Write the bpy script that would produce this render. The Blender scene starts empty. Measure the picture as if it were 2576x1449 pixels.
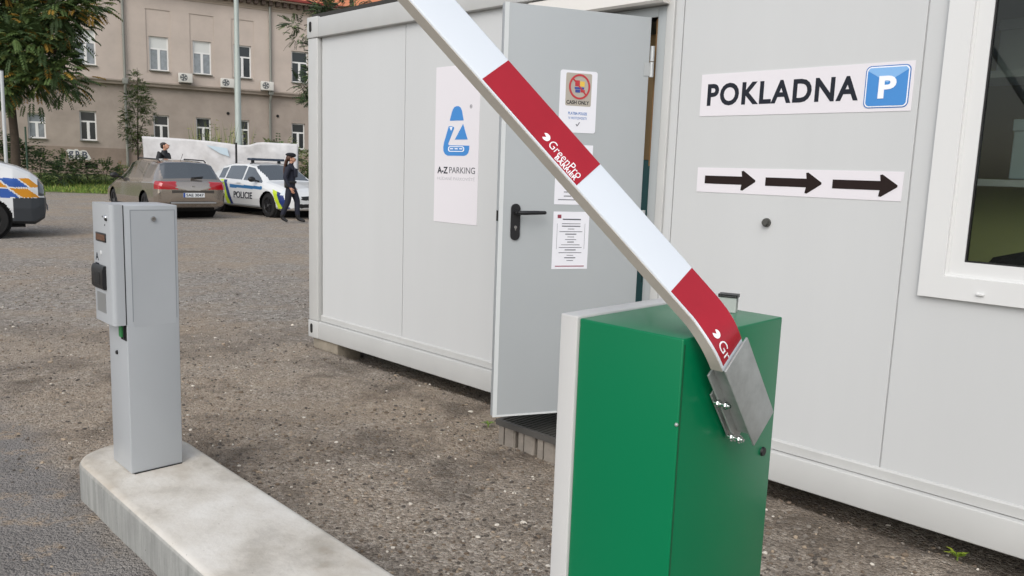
import bpy, bmesh, math, random
import numpy as np
from mathutils import Vector, Matrix, noise
random.seed(7)
SC = bpy.context.scene
COL = SC.collection
R = math.radians

# ------------------------------------------------------------------ camera, sky, sun, exposure
CAM_H = 1.45
PITCH, ROLL = R(8.4643), R(1.9586)
cam = bpy.data.cameras.new('camera'); cam.sensor_width = 36.0; cam.lens = 1971.04 / 2576 * 36
cam.clip_start = 0.05; cam.clip_end = 1500
co = bpy.data.objects.new('camera', cam); COL.objects.link(co)
_F = Vector((0, math.cos(PITCH), -math.sin(PITCH))); _R0 = Vector((1, 0, 0)); _U0 = Vector((0, math.sin(PITCH), math.cos(PITCH)))
_R = math.cos(ROLL) * _R0 + math.sin(ROLL) * _U0; _U = math.cos(ROLL) * _U0 - math.sin(ROLL) * _R0
M = Matrix((_R, _U, -_F)).transposed().to_4x4(); M.translation = (0, 0, CAM_H)
co.matrix_world = M
SC.camera = co

SUN_EL, SUN_AZ = R(42), R(-163)      # azimuth measured from +Y towards +X : low in the west, left and a little behind
w = bpy.data.worlds.new('World'); SC.world = w; w.use_nodes = True
nt = w.node_tree; nt.nodes.clear()
sky = nt.nodes.new('ShaderNodeTexSky'); sky.sky_type = 'NISHITA'; sky.sun_disc = False
sky.sun_elevation = SUN_EL; sky.sun_rotation = SUN_AZ; sky.air_density = 1.0; sky.dust_density = 3.0; sky.ozone_density = 1.0
hs = nt.nodes.new('ShaderNodeHueSaturation'); hs.inputs['Saturation'].default_value = 0.42
bg = nt.nodes.new('ShaderNodeBackground'); bg.inputs['Strength'].default_value = 0.15
wo = nt.nodes.new('ShaderNodeOutputWorld')
nt.links.new(sky.outputs[0], hs.inputs['Color']); nt.links.new(hs.outputs[0], bg.inputs[0]); nt.links.new(bg.outputs[0], wo.inputs[0])
sl = bpy.data.lights.new('sun', 'SUN'); sl.energy = 0.5; sl.angle = R(60); sl.color = (1, 0.97, 0.93)
so = bpy.data.objects.new('sun', sl); COL.objects.link(so)
_d = Vector((math.sin(SUN_AZ) * math.cos(SUN_EL), math.cos(SUN_AZ) * math.cos(SUN_EL), math.sin(SUN_EL)))
so.rotation_euler = _d.to_track_quat('Z', 'Y').to_euler(); so.location = (0, 0, 30)
SC.view_settings.view_transform = 'Standard'; SC.view_settings.look = 'None'
SC.view_settings.gamma = 1; SC.view_settings.exposure = 0.45
SC.render.engine = 'CYCLES'
SC.render.resolution_x = 1024; SC.render.resolution_y = 576

# ------------------------------------------------------------------ materials
def lin(h):
    if isinstance(h, str):
        h = [int(h[i:i + 2], 16) / 255 for i in (0, 2, 4)]
        return tuple(c / 12.92 if c <= .04045 else ((c + .055) / 1.055) ** 2.4 for c in h)
    return tuple(h)
MATS = {}
def mat(name, col, rough=.5, metal=0., spec=.5, var=0., vscale=8., bump=0., bscale=60., trans=0., emit=0., coat=0., col2=None, streak=False):
    if name in MATS: return MATS[name]
    m = bpy.data.materials.new(name); m.use_nodes = True; t = m.node_tree; b = t.nodes['Principled BSDF']
    c = lin(col)
    b.inputs['Base Color'].default_value = (*c, 1); b.inputs['Roughness'].default_value = rough
    b.inputs['Metallic'].default_value = metal; b.inputs['Specular IOR Level'].default_value = spec
    if coat: b.inputs['Coat Weight'].default_value = coat; b.inputs['Coat Roughness'].default_value = .08
    if trans: b.inputs['Transmission Weight'].default_value = trans
    if var or bump:
        tc = t.nodes.new('ShaderNodeTexCoord'); mp = t.nodes.new('ShaderNodeMapping')
        if streak: mp.inputs['Scale'].default_value = (1, 1, .12)
        t.links.new(tc.outputs['Object'], mp.inputs[0])
    if var:
        n = t.nodes.new('ShaderNodeTexNoise'); n.inputs['Scale'].default_value = vscale; n.inputs['Detail'].default_value = 6; n.inputs['Roughness'].default_value = .62
        t.links.new(mp.outputs[0], n.inputs['Vector'])
        rp = t.nodes.new('ShaderNodeValToRGB'); rp.color_ramp.elements[0].position = .3; rp.color_ramp.elements[1].position = .7
        d = lin(col2) if col2 else tuple(x * (1 - var) for x in c); u = c if col2 else tuple(min(1, x * (1 + var)) for x in c)
        rp.color_ramp.elements[0].color = (*d, 1); rp.color_ramp.elements[1].color = (*u, 1)
        t.links.new(n.outputs['Fac'], rp.inputs[0]); t.links.new(rp.outputs[0], b.inputs['Base Color'])
        mr = t.nodes.new('ShaderNodeMapRange'); mr.inputs['To Min'].default_value = max(.02, rough - .08); mr.inputs['To Max'].default_value = min(1, rough + .08)
        t.links.new(n.outputs['Fac'], mr.inputs['Value']); t.links.new(mr.outputs[0], b.inputs['Roughness'])
    if bump:
        n2 = t.nodes.new('ShaderNodeTexNoise'); n2.inputs['Scale'].default_value = bscale; n2.inputs['Detail'].default_value = 4
        t.links.new(tc.outputs['Object'], n2.inputs['Vector'])
        bp = t.nodes.new('ShaderNodeBump'); bp.inputs['Strength'].default_value = bump; bp.inputs['Distance'].default_value = .01
        t.links.new(n2.outputs['Fac'], bp.inputs['Height']); t.links.new(bp.outputs[0], b.inputs['Normal'])
    MATS[name] = m; return m

# ------------------------------------------------------------------ mesh builder
class MB:
    def __init__(s): s.v = []; s.f = []; s.mi = []
    def add(s, vs, fs, mi=0, T=None):
        o = len(s.v)
        for p in vs:
            p = Vector(p); s.v.append(T @ p if T else p)
        for f in fs: s.f.append([o + i for i in f]); s.mi.append(mi)
        return s
    def box(s, x0, x1, y0, y1, z0, z1, mi=0, T=None, bev=0.):
        if bev <= 0:
            vs = [(x, y, z) for x in (x0, x1) for y in (y0, y1) for z in (z0, z1)]
            return s.add(vs, [(0, 1, 3, 2), (4, 6, 7, 5), (0, 4, 5, 1), (2, 3, 7, 6), (0, 2, 6, 4), (1, 5, 7, 3)], mi, T)
        bm = bmesh.new(); bmesh.ops.create_cube(bm, size=1)
        for v in bm.verts: v.co = Vector(((x0 + x1) / 2 + v.co.x * (x1 - x0), (y0 + y1) / 2 + v.co.y * (y1 - y0), (z0 + z1) / 2 + v.co.z * (z1 - z0)))
        bmesh.ops.bevel(bm, geom=bm.edges[:], offset=bev, segments=3, affect='EDGES', profile=.5)
        return s.bm(bm, mi, T)
    def bm(s, bm, mi=0, T=None):
        bm.verts.index_update(); s.add([v.co.copy() for v in bm.verts], [[v.index for v in f.verts] for f in bm.faces], mi, T); bm.free(); return s
    def prism(s, poly, d0, d1, axes='xz', mi=0, T=None):
        # poly in the plane 'axes', extruded along the remaining axis from d0 to d1
        k = {'x': 0, 'y': 1, 'z': 2}; a, b = k[axes[0]], k[axes[1]]; c = 3 - a - b; n = len(poly); vs = []
        for d in (d0, d1):
            for p in poly:
                q = [0, 0, 0]; q[a] = p[0]; q[b] = p[1]; q[c] = d; vs.append(q)
        bm = bmesh.new(); V = [bm.verts.new(q) for q in vs]
        bm.faces.new(V[:n]); bm.faces.new(V[n:])
        for i in range(n): bm.faces.new((V[i], V[(i + 1) % n], V[n + (i + 1) % n], V[n + i]))
        bmesh.ops.recalc_face_normals(bm, faces=bm.faces[:]); return s.bm(bm, mi, T)
    def tube(s, pts, r, n=10, mi=0, T=None, cap=True):
        pts = [Vector(p) for p in pts]; rr = r if isinstance(r, (list, tuple)) else [r] * len(pts); vs = []; up = Vector((.31, .17, .93))
        for i, p in enumerate(pts):
            d = (pts[min(i + 1, len(pts) - 1)] - pts[max(i - 1, 0)]).normalized()
            a = d.cross(up)
            if a.length < 1e-4: a = d.cross(Vector((1, 0, 0)))
            a.normalize(); b = d.cross(a)
            for k in range(n):
                t = 2 * math.pi * k / n; vs.append(p + (a * math.cos(t) + b * math.sin(t)) * rr[i])
        fs = [(i * n + k, i * n + (k + 1) % n, (i + 1) * n + (k + 1) % n, (i + 1) * n + k) for i in range(len(pts) - 1) for k in range(n)]
        if cap: fs += [list(range(n))[::-1], [(len(pts) - 1) * n + k for k in range(n)]]
        return s.add(vs, fs, mi, T)
    def lathe(s, prof, n=24, mi=0, T=None):
        # prof = [(r, z)]
        vs = [(r * math.cos(2 * math.pi * k / n), r * math.sin(2 * math.pi * k / n), z) for r, z in prof for k in range(n)]
        fs = [(i * n + k, i * n + (k + 1) % n, (i + 1) * n + (k + 1) % n, (i + 1) * n + k) for i in range(len(prof) - 1) for k in range(n)]
        return s.add(vs, fs, mi, T)
    def ball(s, c, r, mi=0, T=None, sub=2):
        bm = bmesh.new(); bmesh.ops.create_icosphere(bm, subdivisions=sub, radius=1)
        rr = r if isinstance(r, (tuple, list)) else (r, r, r)
        for v in bm.verts: v.co = Vector((c[0] + v.co.x * rr[0], c[1] + v.co.y * rr[1], c[2] + v.co.z * rr[2]))
        return s.bm(bm, mi, T)
    def quad(s, a, b, c, d, mi=0, T=None): return s.add([a, b, c, d], [(0, 1, 2, 3)], mi, T)
    def build(s, name, mats, parent=None, smooth=None, fix=False):
        me = bpy.data.meshes.new(name); me.from_pydata([tuple(v) for v in s.v], [], s.f)
        for m in (mats if isinstance(mats, (list, tuple)) else [mats]): me.materials.append(m)
        me.polygons.foreach_set('material_index', s.mi)
        if fix or smooth is not None:
            bm = bmesh.new(); bm.from_mesh(me)
            if fix: bmesh.ops.remove_doubles(bm, verts=bm.verts[:], dist=1e-5); bmesh.ops.recalc_face_normals(bm, faces=bm.faces[:])
            if smooth is not None:
                for f in bm.faces: f.smooth = True
                for e in bm.edges:
                    if len(e.link_faces) == 2 and e.calc_face_angle(0) > R(smooth): e.smooth = False
            bm.to_mesh(me); bm.free()
        o = bpy.data.objects.new(name, me); COL.objects.link(o)
        if parent: o.parent = parent
        return o

def thing(name, label, cat, loc=(0, 0, 0), rz=0., group=None):
    o = bpy.data.objects.new(name, None); COL.objects.link(o); o.empty_display_size = .2
    o.location = loc; o.rotation_euler = (0, 0, rz); return tag(o, label, cat, group)
def tag(o, label=None, cat=None, group=None, kind=None):
    if label: o['label'] = label
    if cat: o['category'] = cat
    if group: o['group'] = group
    if kind: o['kind'] = kind
    return o
def copy_tree(o, parent=None):
    c = o.copy(); COL.objects.link(c)
    if parent: c.parent = parent
    for ch in list(o.children): copy_tree(ch, c)
    return c

def text_poly(s, bold=0., res=4, space=1.):
    cu = bpy.data.curves.new('lettering', 'FONT'); cu.body = s; cu.size = 1; cu.offset = bold; cu.resolution_u = res; cu.fill_mode = 'BOTH'; cu.space_character = space; cu.extrude = .012
    ob = bpy.data.objects.new('lettering', cu); COL.objects.link(ob)
    dg = bpy.context.evaluated_depsgraph_get(); me = bpy.data.meshes.new_from_object(ob.evaluated_get(dg))
    vs = [v.co.copy() for v in me.vertices]; fs = [list(p.vertices) for p in me.polygons]
    bpy.data.objects.remove(ob); bpy.data.curves.remove(cu); bpy.data.meshes.remove(me)
    x0 = min(v.x for v in vs); x1 = max(v.x for v in vs); y0 = min(v.y for v in vs); y1 = max(v.y for v in vs)
    for v in vs: v.x = (v.x - x0) / (x1 - x0); v.y = (v.y - y0) / (y1 - y0); v.z = (v.z + .012) / .024
    return vs, fs
def text(mb, s, x0, x1, z0, z1, y, thick=.0008, bold=0., mi=0, T=None, T2=None, xmap=None, out=-1, space=1.):
    """text standing in the x-z plane at depth y, facing -y (out=-1)"""
    vs, fs = text_poly(s, bold, space=space)
    P = [Vector((x0 + v.x * (x1 - x0), y + out * v.z * thick, z0 + v.y * (z1 - z0))) for v in vs]
    if xmap: P = [xmap(p) for p in P]
    return mb.add(P, fs, mi, T)

def heightfield(mb, xs, zs, depth, T=None, mi=0):
    """wall in the x-z plane facing -y; depth(xc, zc) gives the recess of each cell, None = hole reaching back `hole`"""
    xs = sorted(set(round(x, 5) for x in xs)); zs = sorted(set(round(z, 5) for z in zs)); D = {}
    for i in range(len(xs) - 1):
        for j in range(len(zs) - 1): D[i, j] = depth((xs[i] + xs[i + 1]) / 2, (zs[j] + zs[j + 1]) / 2)
    for (i, j), d in D.items():
        a, b, c, e = xs[i], xs[i + 1], zs[j], zs[j + 1]; dd, hole = d
        if not hole: mb.quad((a, dd, c), (b, dd, c), (b, dd, e), (a, dd, e), mi, T)
        n = D.get((i + 1, j))
        if n and abs(n[0] - dd) > 1e-6: mb.quad((b, dd, c), (b, n[0], c), (b, n[0], e), (b, dd, e), mi, T)
        n = D.get((i, j + 1))
        if n and abs(n[0] - dd) > 1e-6: mb.quad((a, dd, e), (b, dd, e), (b, n[0], e), (a, n[0], e), mi, T)
    return mb

# ------------------------------------------------------------------ ground
def gz(x, y):
    t = min(1, max(0, (y - 31.5) / 12.5)); dx, dy = x + 1.6459, y - 6.2629
    s_, d_ = dx * .7202 - dy * .69377, dx * .69377 + dy * .7202
    k = max(0, min(1, (d_ + .02) / .16)) * max(0, min(1, (2.5 - d_) / .2)) * max(0, min(1, (s_ + .05) / .2)) * max(0, min(1, (6.1 - s_) / .2))
    return .46 * t - .085 * k  # hollow under the container, shaped to darken the gap below its rail
def ground_material():
    m = bpy.data.materials.new('gravel_yard'); m.use_nodes = True; t = m.node_tree; N = t.nodes; Lk = t.links; b = N['Principled BSDF']
    b.inputs['Roughness'].default_value = .92; b.inputs['Specular IOR Level'].default_value = .25
    g = N.new('ShaderNodeNewGeometry'); pos = g.outputs['Position']
    def noi(sc, det=5, ro=.6):
        n = N.new('ShaderNodeTexNoise'); n.inputs['Scale'].default_value = sc; n.inputs['Detail'].default_value = det; n.inputs['Roughness'].default_value = ro; Lk.new(pos, n.inputs['Vector']); return n.outputs['Fac']
    def ramp(f, stops):
        r = N.new('ShaderNodeValToRGB'); e = r.color_ramp.elements
        while len(e) < len(stops): e.new(.5)
        for k, (p, c) in enumerate(stops): e[k].position = p; e[k].color = (*lin(c), 1) if not isinstance(c, float) else (c, c, c, 1)
        Lk.new(f, r.inputs[0]); return r.outputs[0]
    def mix(f, a, bb, mode='MIX'):
        x = N.new('ShaderNodeMix'); x.data_type = 'RGBA'; x.blend_type = mode
        if isinstance(f, float): x.inputs[0].default_value = f
        else: Lk.new(f, x.inputs[0])
        Lk.new(a, x.inputs[6]); Lk.new(bb, x.inputs[7]); return x.outputs[2]
    def math_(op, a, bb):
        x = N.new('ShaderNodeMath'); x.operation = op
        for k, q in enumerate((a, bb)):
            if isinstance(q, (int, float)): x.inputs[k].default_value = q
            else: Lk.new(q, x.inputs[k])
        return x.outputs[0]
    def vor(sc):
        v = N.new('ShaderNodeTexVoronoi'); v.inputs['Scale'].default_value = sc; Lk.new(pos, v.inputs['Vector']); return v
    sep = N.new('ShaderNodeSeparateXYZ'); Lk.new(pos, sep.inputs[0])
    v1 = vor(62); v2 = vor(150)
    bw = N.new('ShaderNodeRGBToBW'); Lk.new(v1.outputs['Color'], bw.inputs[0])
    bw2 = N.new('ShaderNodeRGBToBW'); Lk.new(v2.outputs['Color'], bw2.inputs[0])
    grey = ramp(bw.outputs[0], [(.12, '58544f'), (.38, '8e877e'), (.62, 'afa79d'), (.86, 'ded7cd')])
    fine = ramp(bw2.outputs[0], [(.1, '665e55'), (.45, '978d81'), (.75, 'b0a699'), (.95, 'd6cdc0')])
    stones = mix(.5, grey, fine)
    dust = mix(.35, ramp(noi(11, 8, .7), [(.28, '8c7a64'), (.5, 'b9a48b'), (.72, 'cfbea7')]), ramp(noi(330, 2), [(.35, '85796b'), (.65, 'bcae9d')]))
    dirt = mix(ramp(noi(160, 3), [(.42, 0.15), (.6, .75)]), dust, stones)
    far = N.new('ShaderNodeMapRange'); Lk.new(math_('ADD', sep.outputs[1], math_('MULTIPLY', noi(.9, 4), 3.2)), far.inputs['Value'])
    far.inputs['From Min'].default_value = 6.6; far.inputs['From Max'].default_value = 9.0
    nearg = N.new('ShaderNodeMapRange'); Lk.new(math_('ADD', sep.outputs[1], math_('MULTIPLY', noi(1.6, 5), 1.4)), nearg.inputs['Value'])
    nearg.inputs['From Min'].default_value = 3.3; nearg.inputs['From Max'].default_value = 4.6; nearg.inputs['To Min'].default_value = .40; nearg.inputs['To Max'].default_value = 1
    base = mix(math_('MULTIPLY', nearg.outputs[0], ramp(noi(.85, 6, .65), [(.36, 0.35), (.54, 1.0)])), stones, dirt)
    # far part of the yard : cool coarse crushed stone with only thin dust
    v4 = vor(29); bw4 = N.new('ShaderNodeRGBToBW'); Lk.new(v4.outputs['Color'], bw4.inputs[0])
    coarse = mix(.55, ramp(bw4.outputs[0], [(.15, '5f5d5a'), (.5, '9f9b96'), (.8, 'c6c2bb'), (.95, 'e8e4dd')]), stones)
    farc = mix(ramp(noi(.55, 6, .7), [(.44, 0.05), (.64, .75)]), coarse, dust)
    grit = ramp(noi(28, 9, .85), [(.34, '6d6a66'), (.5, 'f2f2f2'), (.66, 'ffffff')])
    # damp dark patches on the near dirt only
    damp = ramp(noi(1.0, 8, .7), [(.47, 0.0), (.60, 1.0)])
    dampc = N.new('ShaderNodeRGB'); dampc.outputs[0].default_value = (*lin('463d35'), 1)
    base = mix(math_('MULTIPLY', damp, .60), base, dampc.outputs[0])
    base = mix(far.outputs[0], base, farc)
    base = mix(.42, base, grit, 'MULTIPLY')
    # the driving lane on the near left is worn asphalt
    lane = math_('ADD', math_('MULTIPLY', sep.outputs[0], .7071), math_('MULTIPLY', sep.outputs[1], .7071))   # n coordinate
    k = math_('ADD', lane, math_('MULTIPLY', noi(2.2, 6), .55))
    mr = N.new('ShaderNodeMapRange'); Lk.new(k, mr.inputs['Value']); mr.inputs['From Min'].default_value = 1.16; mr.inputs['From Max'].default_value = 1.40; mr.inputs['To Min'].default_value = 1; mr.inputs['To Max'].default_value = 0
    k2 = math_('ADD', sep.outputs[1], math_('MULTIPLY', noi(1.7, 6), 1.0))
    mr2 = N.new('ShaderNodeMapRange'); Lk.new(k2, mr2.inputs['Value']); mr2.inputs['From Min'].default_value = 4.9; mr2.inputs['From Max'].default_value = 5.9; mr2.inputs['To Min'].default_value = 1; mr2.inputs['To Max'].default_value = 0
    asp = mix(.35, ramp(noi(240, 3), [(.35, '63605d'), (.65, '9d9995')]), ramp(noi(3.1, 7, .7), [(.32, '6b6763'), (.5, '8f8a85'), (.7, 'aaa49d')]))
    crack = ramp(noi(5.5, 9, .75), [(.37, 1.0), (.47, 0.0)])
    asp = mix(math_('MULTIPLY', crack, .8), asp, dust)
    base = mix(math_('MULTIPLY', mr.outputs[0], mr2.outputs[0]), base, asp)
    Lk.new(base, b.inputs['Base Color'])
    bp = N.new('ShaderNodeBump'); bp.inputs['Strength'].default_value = .9; bp.inputs['Distance'].default_value = .02
    h = math_('ADD', math_('MULTIPLY', v1.outputs['Distance'], -.8), math_('ADD', math_('MULTIPLY', noi(70, 4), .8), math_('MULTIPLY', v2.outputs['Distance'], -.5)))
    Lk.new(h, bp.inputs['Height']); Lk.new(bp.outputs[0], b.inputs['Normal'])
    return m
def axis(parts):
    r = []
    for a, b, st in parts: r += list(np.arange(a, b - 1e-6, st))
    return r + [parts[-1][1]]
gx = axis([(-600, -60, 60), (-60, -12, 4), (-12, -4.5, .5), (-4.5, 4.5, .06), (4.5, 12, .5), (12, 60, 4), (60, 600, 60)])
gy = axis([(-600, -40, 70), (-40, -4, 4), (-4, 1.2, .4), (1.2, 10, .06), (10, 31.5, .6), (31.5, 46, 1.25), (46, 76, 10), (76, 800, 80)])
mb = MB()
for y in gy:
    for x in gx:
        z = gz(x, y)
        if -4.6 < x < 4.6 and 1 < y < 10.2: z += .013 * noise.fractal(Vector((x * 1.6, y * 1.6, 0)), 1, 2, 4) + .004 * noise.noise(Vector((x * 14, y * 14, 3))) - .006
        mb.v.append(Vector((x, y, z)))
nx = len(gx)
mb.f = [(j * nx + i, j * nx + i + 1, (j + 1) * nx + i + 1, (j + 1) * nx + i) for j in range(len(gy) - 1) for i in range(nx - 1)]; mb.mi = [0] * len(mb.f)
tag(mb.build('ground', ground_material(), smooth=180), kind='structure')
def hz(x, y): return .013 * noise.fractal(Vector((x * 1.6, y * 1.6, 0)), 1, 2, 4) - .006 + gz(x, y) if (-4.6 < x < 4.6 and 1 < y < 10.2) else gz(x, y)

# loose stones over the yard: uncountable
mb = MB(); rnd = random.Random(3)
ico = bmesh.new(); bmesh.ops.create_icosphere(ico, subdivisions=1, radius=1); ico.verts.index_update()
IV = [v.co.copy() for v in ico.verts]; IF = [[v.index for v in f.verts] for f in ico.faces]; ico.free()
def stone(x, y, r, mi):
    q = Matrix.Rotation(rnd.uniform(0, 6.28), 3, 'Z') @ Matrix.Rotation(rnd.uniform(0, 6.28), 3, 'X')
    sc = Vector((rnd.uniform(.7, 1.3), rnd.uniform(.6, 1.1), rnd.uniform(.45, .8)))
    vs = [Vector((a.x * sc.x, a.y * sc.y, a.z * sc.z)) * rnd.uniform(.8, 1.15) for a in [q @ v for v in IV]]
    z = hz(x, y) + r * .2
    mb.add([Vector((x, y, z)) + v * r for v in vs], IF, mi)
for _ in range(26000):
    y = 1.6 + 9 * rnd.random() ** 1.5; x = rnd.uniform(-.72, .72) * y
    n = (x + y) * .7071; a = (x - y) * .7071
    if n < 1.46 and a > -3.75: 
        if rnd.random() > .10 or n > .9: continue
    if n < 1.3 and y < 5 and rnd.random() < .75: continue
    if n > 1.46 and noise.noise(Vector((x * .9, y * .9, 5))) < -.12 and rnd.random() < .7: continue
    r = rnd.choice([.0045, .0055, .0065, .0075, .009, .011]) if rnd.random() < .985 else rnd.uniform(.011, .018)
    stone(x, y, r, rnd.choice([0, 0, 0, 1, 1, 2, 3, 3]) if rnd.random() < .945 else 4)
tag(mb.build('loose_gravel', [mat('stone_grey', '7d766d', .9), mat('stone_dark', '4f4943', .9), mat('stone_tan', '9a8b78', .9), mat('stone_brown', '6b5e50', .9), mat('stone_pale', 'c9c2b6', .85)], smooth=40),
    'small loose stones scattered over the brown gravel yard', 'gravel', kind='stuff')

# ------------------------------------------------------------------ office container
OX, OY = -1.6459, 6.2629
CRZ = math.atan2(-.69377, .7202)
CM = Matrix.Translation((OX, OY, 0)) @ Matrix.Rotation(CRZ, 4, 'Z')
ZB, ZT, ZR, ZTR = .0645, 2.5645, .204, 2.409      # underside, top, top of the bottom rail, underside of the top rail
CL, CD = 6.06, 2.44
cont = thing('office_container', 'long pale grey office container on blocks with its door open and a white window', 'container', (OX, OY, 0), CRZ)
m_panel = mat('container_panel_paint', 'c3c5c5', .42, var=.022, vscale=2.2, bump=.012, bscale=14, spec=.4, streak=True)
m_frame = mat('container_frame_paint', 'b9bab8', .4, var=.04, vscale=3, spec=.4)
m_in = mat('container_inside', 'd0cdc2', .8)
m_dark = mat('dark_gap', '1d1c1b', .9)
m_black = mat('black_plastic', '151517', .42)
m_white = mat('white_pvc', 'd4d5d4', .32, spec=.5, var=.012, vscale=3)
m_rubber = mat('black_rubber', '1a1a1b', .75)
m_steel = mat('galvanised_steel', 'a3a7a5', .38, metal=.35, var=.16, vscale=30)
m_chrome = mat('polished_steel', 'c9cbcc', .16, metal=1.)
PY = .04                                            # the panels sit 4 cm behind the rails
DH = (2.405, 3.205, ZR + .012, 2.235)               # doorway
WH = (4.565, 5.60, 1.035, 2.28)                      # window opening
seams = [1.172, 2.262, 3.348, 4.458, 5.568]
mb = MB(); xs = [.145, CL - .145] + [v for s_ in seams for v in (s_ - .003, s_ + .003)] + list(DH[:2]) + list(WH[:2])
zs = [ZR + .05, ZTR + .02] + list(DH[2:]) + list(WH[2:])
def cdep(x, z):
    if DH[0] < x < DH[1] and DH[2] < z < DH[3]: return (PY + .07, True)
    if WH[0] < x < WH[1] and WH[2] < z < WH[3]: return (PY + .07, True)
    if any(abs(x - s_) < .003 for s_ in seams): return (PY + .008, False)
    return (PY, False)
heightfield(mb, xs + [.145], zs, cdep); mb.build('wall_panel', m_panel, cont)
mb = MB()                                           # plinth flashing under the panels, stopped at the doorway
for a, b in ((.137, DH[0] - .055), (DH[1] + .055, CL - .137)):
    mb.prism([(PY - .004, ZR + .052), (PY - .010, ZR + .044), (PY - .010, ZR + .004), (PY + .03, ZR + .004), (PY + .03, ZR + .052)], a, b, 'yz')
mb.build('flashing', m_frame, cont)
mb = MB()                                           # other walls, floor, ceiling
yb_ = CD - .04
mb.quad((.04, PY, ZR), (.04, yb_, ZR), (.04, yb_, ZT - .05), (.04, PY, ZT - .05)); mb.quad((CL - .04, PY, ZR), (CL - .04, yb_, ZR), (CL - .04, yb_, ZT - .05), (CL - .04, PY, ZT - .05))
mb.quad((.04, yb_, ZR), (CL - .04, yb_, ZR), (CL - .04, yb_, ZT - .05), (.04, yb_, ZT - .05)); mb.build('shell_wall', m_panel, cont)
MB().box(.05, CL - .05, .11, CD - .05, ZB + .03, ZR + .002).build('floor_slab', mat('grey_lino', '55534f', .6, var=.1), cont)
MB().box(.05, CL - .05, .10, CD - .05, ZTR + .03, ZTR + .05).build('ceiling', m_in, cont)
mb = MB()
for a, b in ((.05, DH[0]), (DH[1], WH[0]), (WH[1], CL - .05)): mb.box(a + .002, b - .002, PY + .068, PY + .075, ZR + .01, ZTR + .02)
mb.box(DH[0], DH[1], PY + .068, PY + .075, DH[3], ZTR + .02); mb.box(WH[0], WH[1], PY + .068, PY + .075, WH[3], ZTR + .02); mb.box(WH[0], WH[1], PY + .068, PY + .075, ZR + .01, WH[2])
mb.build('inner_lining', m_in, cont)
for nm, z0, z1 in (('bottom_rail', ZB, ZR), ('top_rail', ZTR, ZT - .012)):
    mb = MB(); mb.box(.148, CL - .148, 0, .10, z0, z1, bev=.006); mb.box(.148, CL - .148, CD - .10, CD, z0, z1, bev=.006)
    mb.box(0, .10, .148, CD - .148, z0, z1, bev=.006); mb.box(CL - .10, CL, .148, CD - .148, z0, z1, bev=.006)
    mb.build(nm, m_frame, cont, smooth=40)
for (x0, x1, y0, y1) in ((0, .135, 0, .16), (CL - .135, CL, 0, .16), (0, .135, CD - .16, CD), (CL - .135, CL, CD - .16, CD)):
    p = MB().box(x0, x1, y0 + .003, y1, ZR + .001, ZTR - .001, bev=.008).build('corner_post', m_frame, cont, smooth=40)
    for za, zb in ((ZB, ZR), (ZTR, ZT)):
        cf = MB().box(x0 - .003, x1 + .012, y0 - .003, y1, za, zb, bev=.006).build('corner_casting', m_frame, cont, smooth=40)
        if y0 == 0:
            xc, zc = (x0 + x1) / 2 - .02, (za + zb) / 2 + .005
            oval = [(xc + .017 * math.cos(t), zc + (.022 if math.sin(t) > 0 else -.022) + .017 * math.sin(t)) for t in np.linspace(0, 2 * math.pi, 25)[:-1]]
            MB().prism(oval, y0 - .0055, y0 + .01, 'xz').build('lifting_hole', m_dark, cf)
MB().box(.03, CL - .03, .02, CD - .02, ZT - .010, ZT + .022).build('roof', mat('dark_roof_membrane', '33322f', .8), cont)
MB().box(.06, CL - .06, yb_ - .06, yb_ - .03, ZR + .004, ZTR + .02).build('rear_lining', mat('olive_lining', 'bdba94', .8, var=.1, vscale=1), cont)
# doorway lining and frame
mb = MB(); a, b, c, d = DH
mb.box(a - .05, a, PY - .012, PY + .10, c - .01, d + .05, bev=.003); mb.box(b, b + .05, PY - .012, PY + .10, c - .01, d + .05, bev=.003)
mb.box(a, b, PY - .012, PY + .10, d, d + .05, bev=.003); mb.box(a, b, -.01, PY + .10, c - .03, c, bev=.002)
mb.build('door_frame', mat('door_frame_grey', 'a0a5a6', .4, spec=.4), cont, smooth=40)
MB().box(b - .030, b - .001, PY + .02, PY + .10, c + .004, 1.50).build('jamb_lining', mat('jamb_teal', '1f4a4a', .6), cont)
MB().box(b - .030, b - .001, PY + .02, PY + .10, 1.502, d - .002).build('jamb_lining', mat('jamb_wood', '8a6a42', .6), cont)
MB().box(b + .051, b + .096, PY - .018, PY - .0005, ZR + .06, ZTR - .03, bev=.004).build('cover_strip', m_frame, cont, smooth=40)
mb = MB(); mb.prism([(PY, 2.40), (PY, 2.288), (PY - .075, 2.288), (PY - .085, 2.30), (PY - .03, 2.40)], 2.33, 3.272, 'yz'); mb.build('drip_hood', mat('drip_hood_sheet', 'cdcac4', .3, spec=.5), cont)
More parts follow.
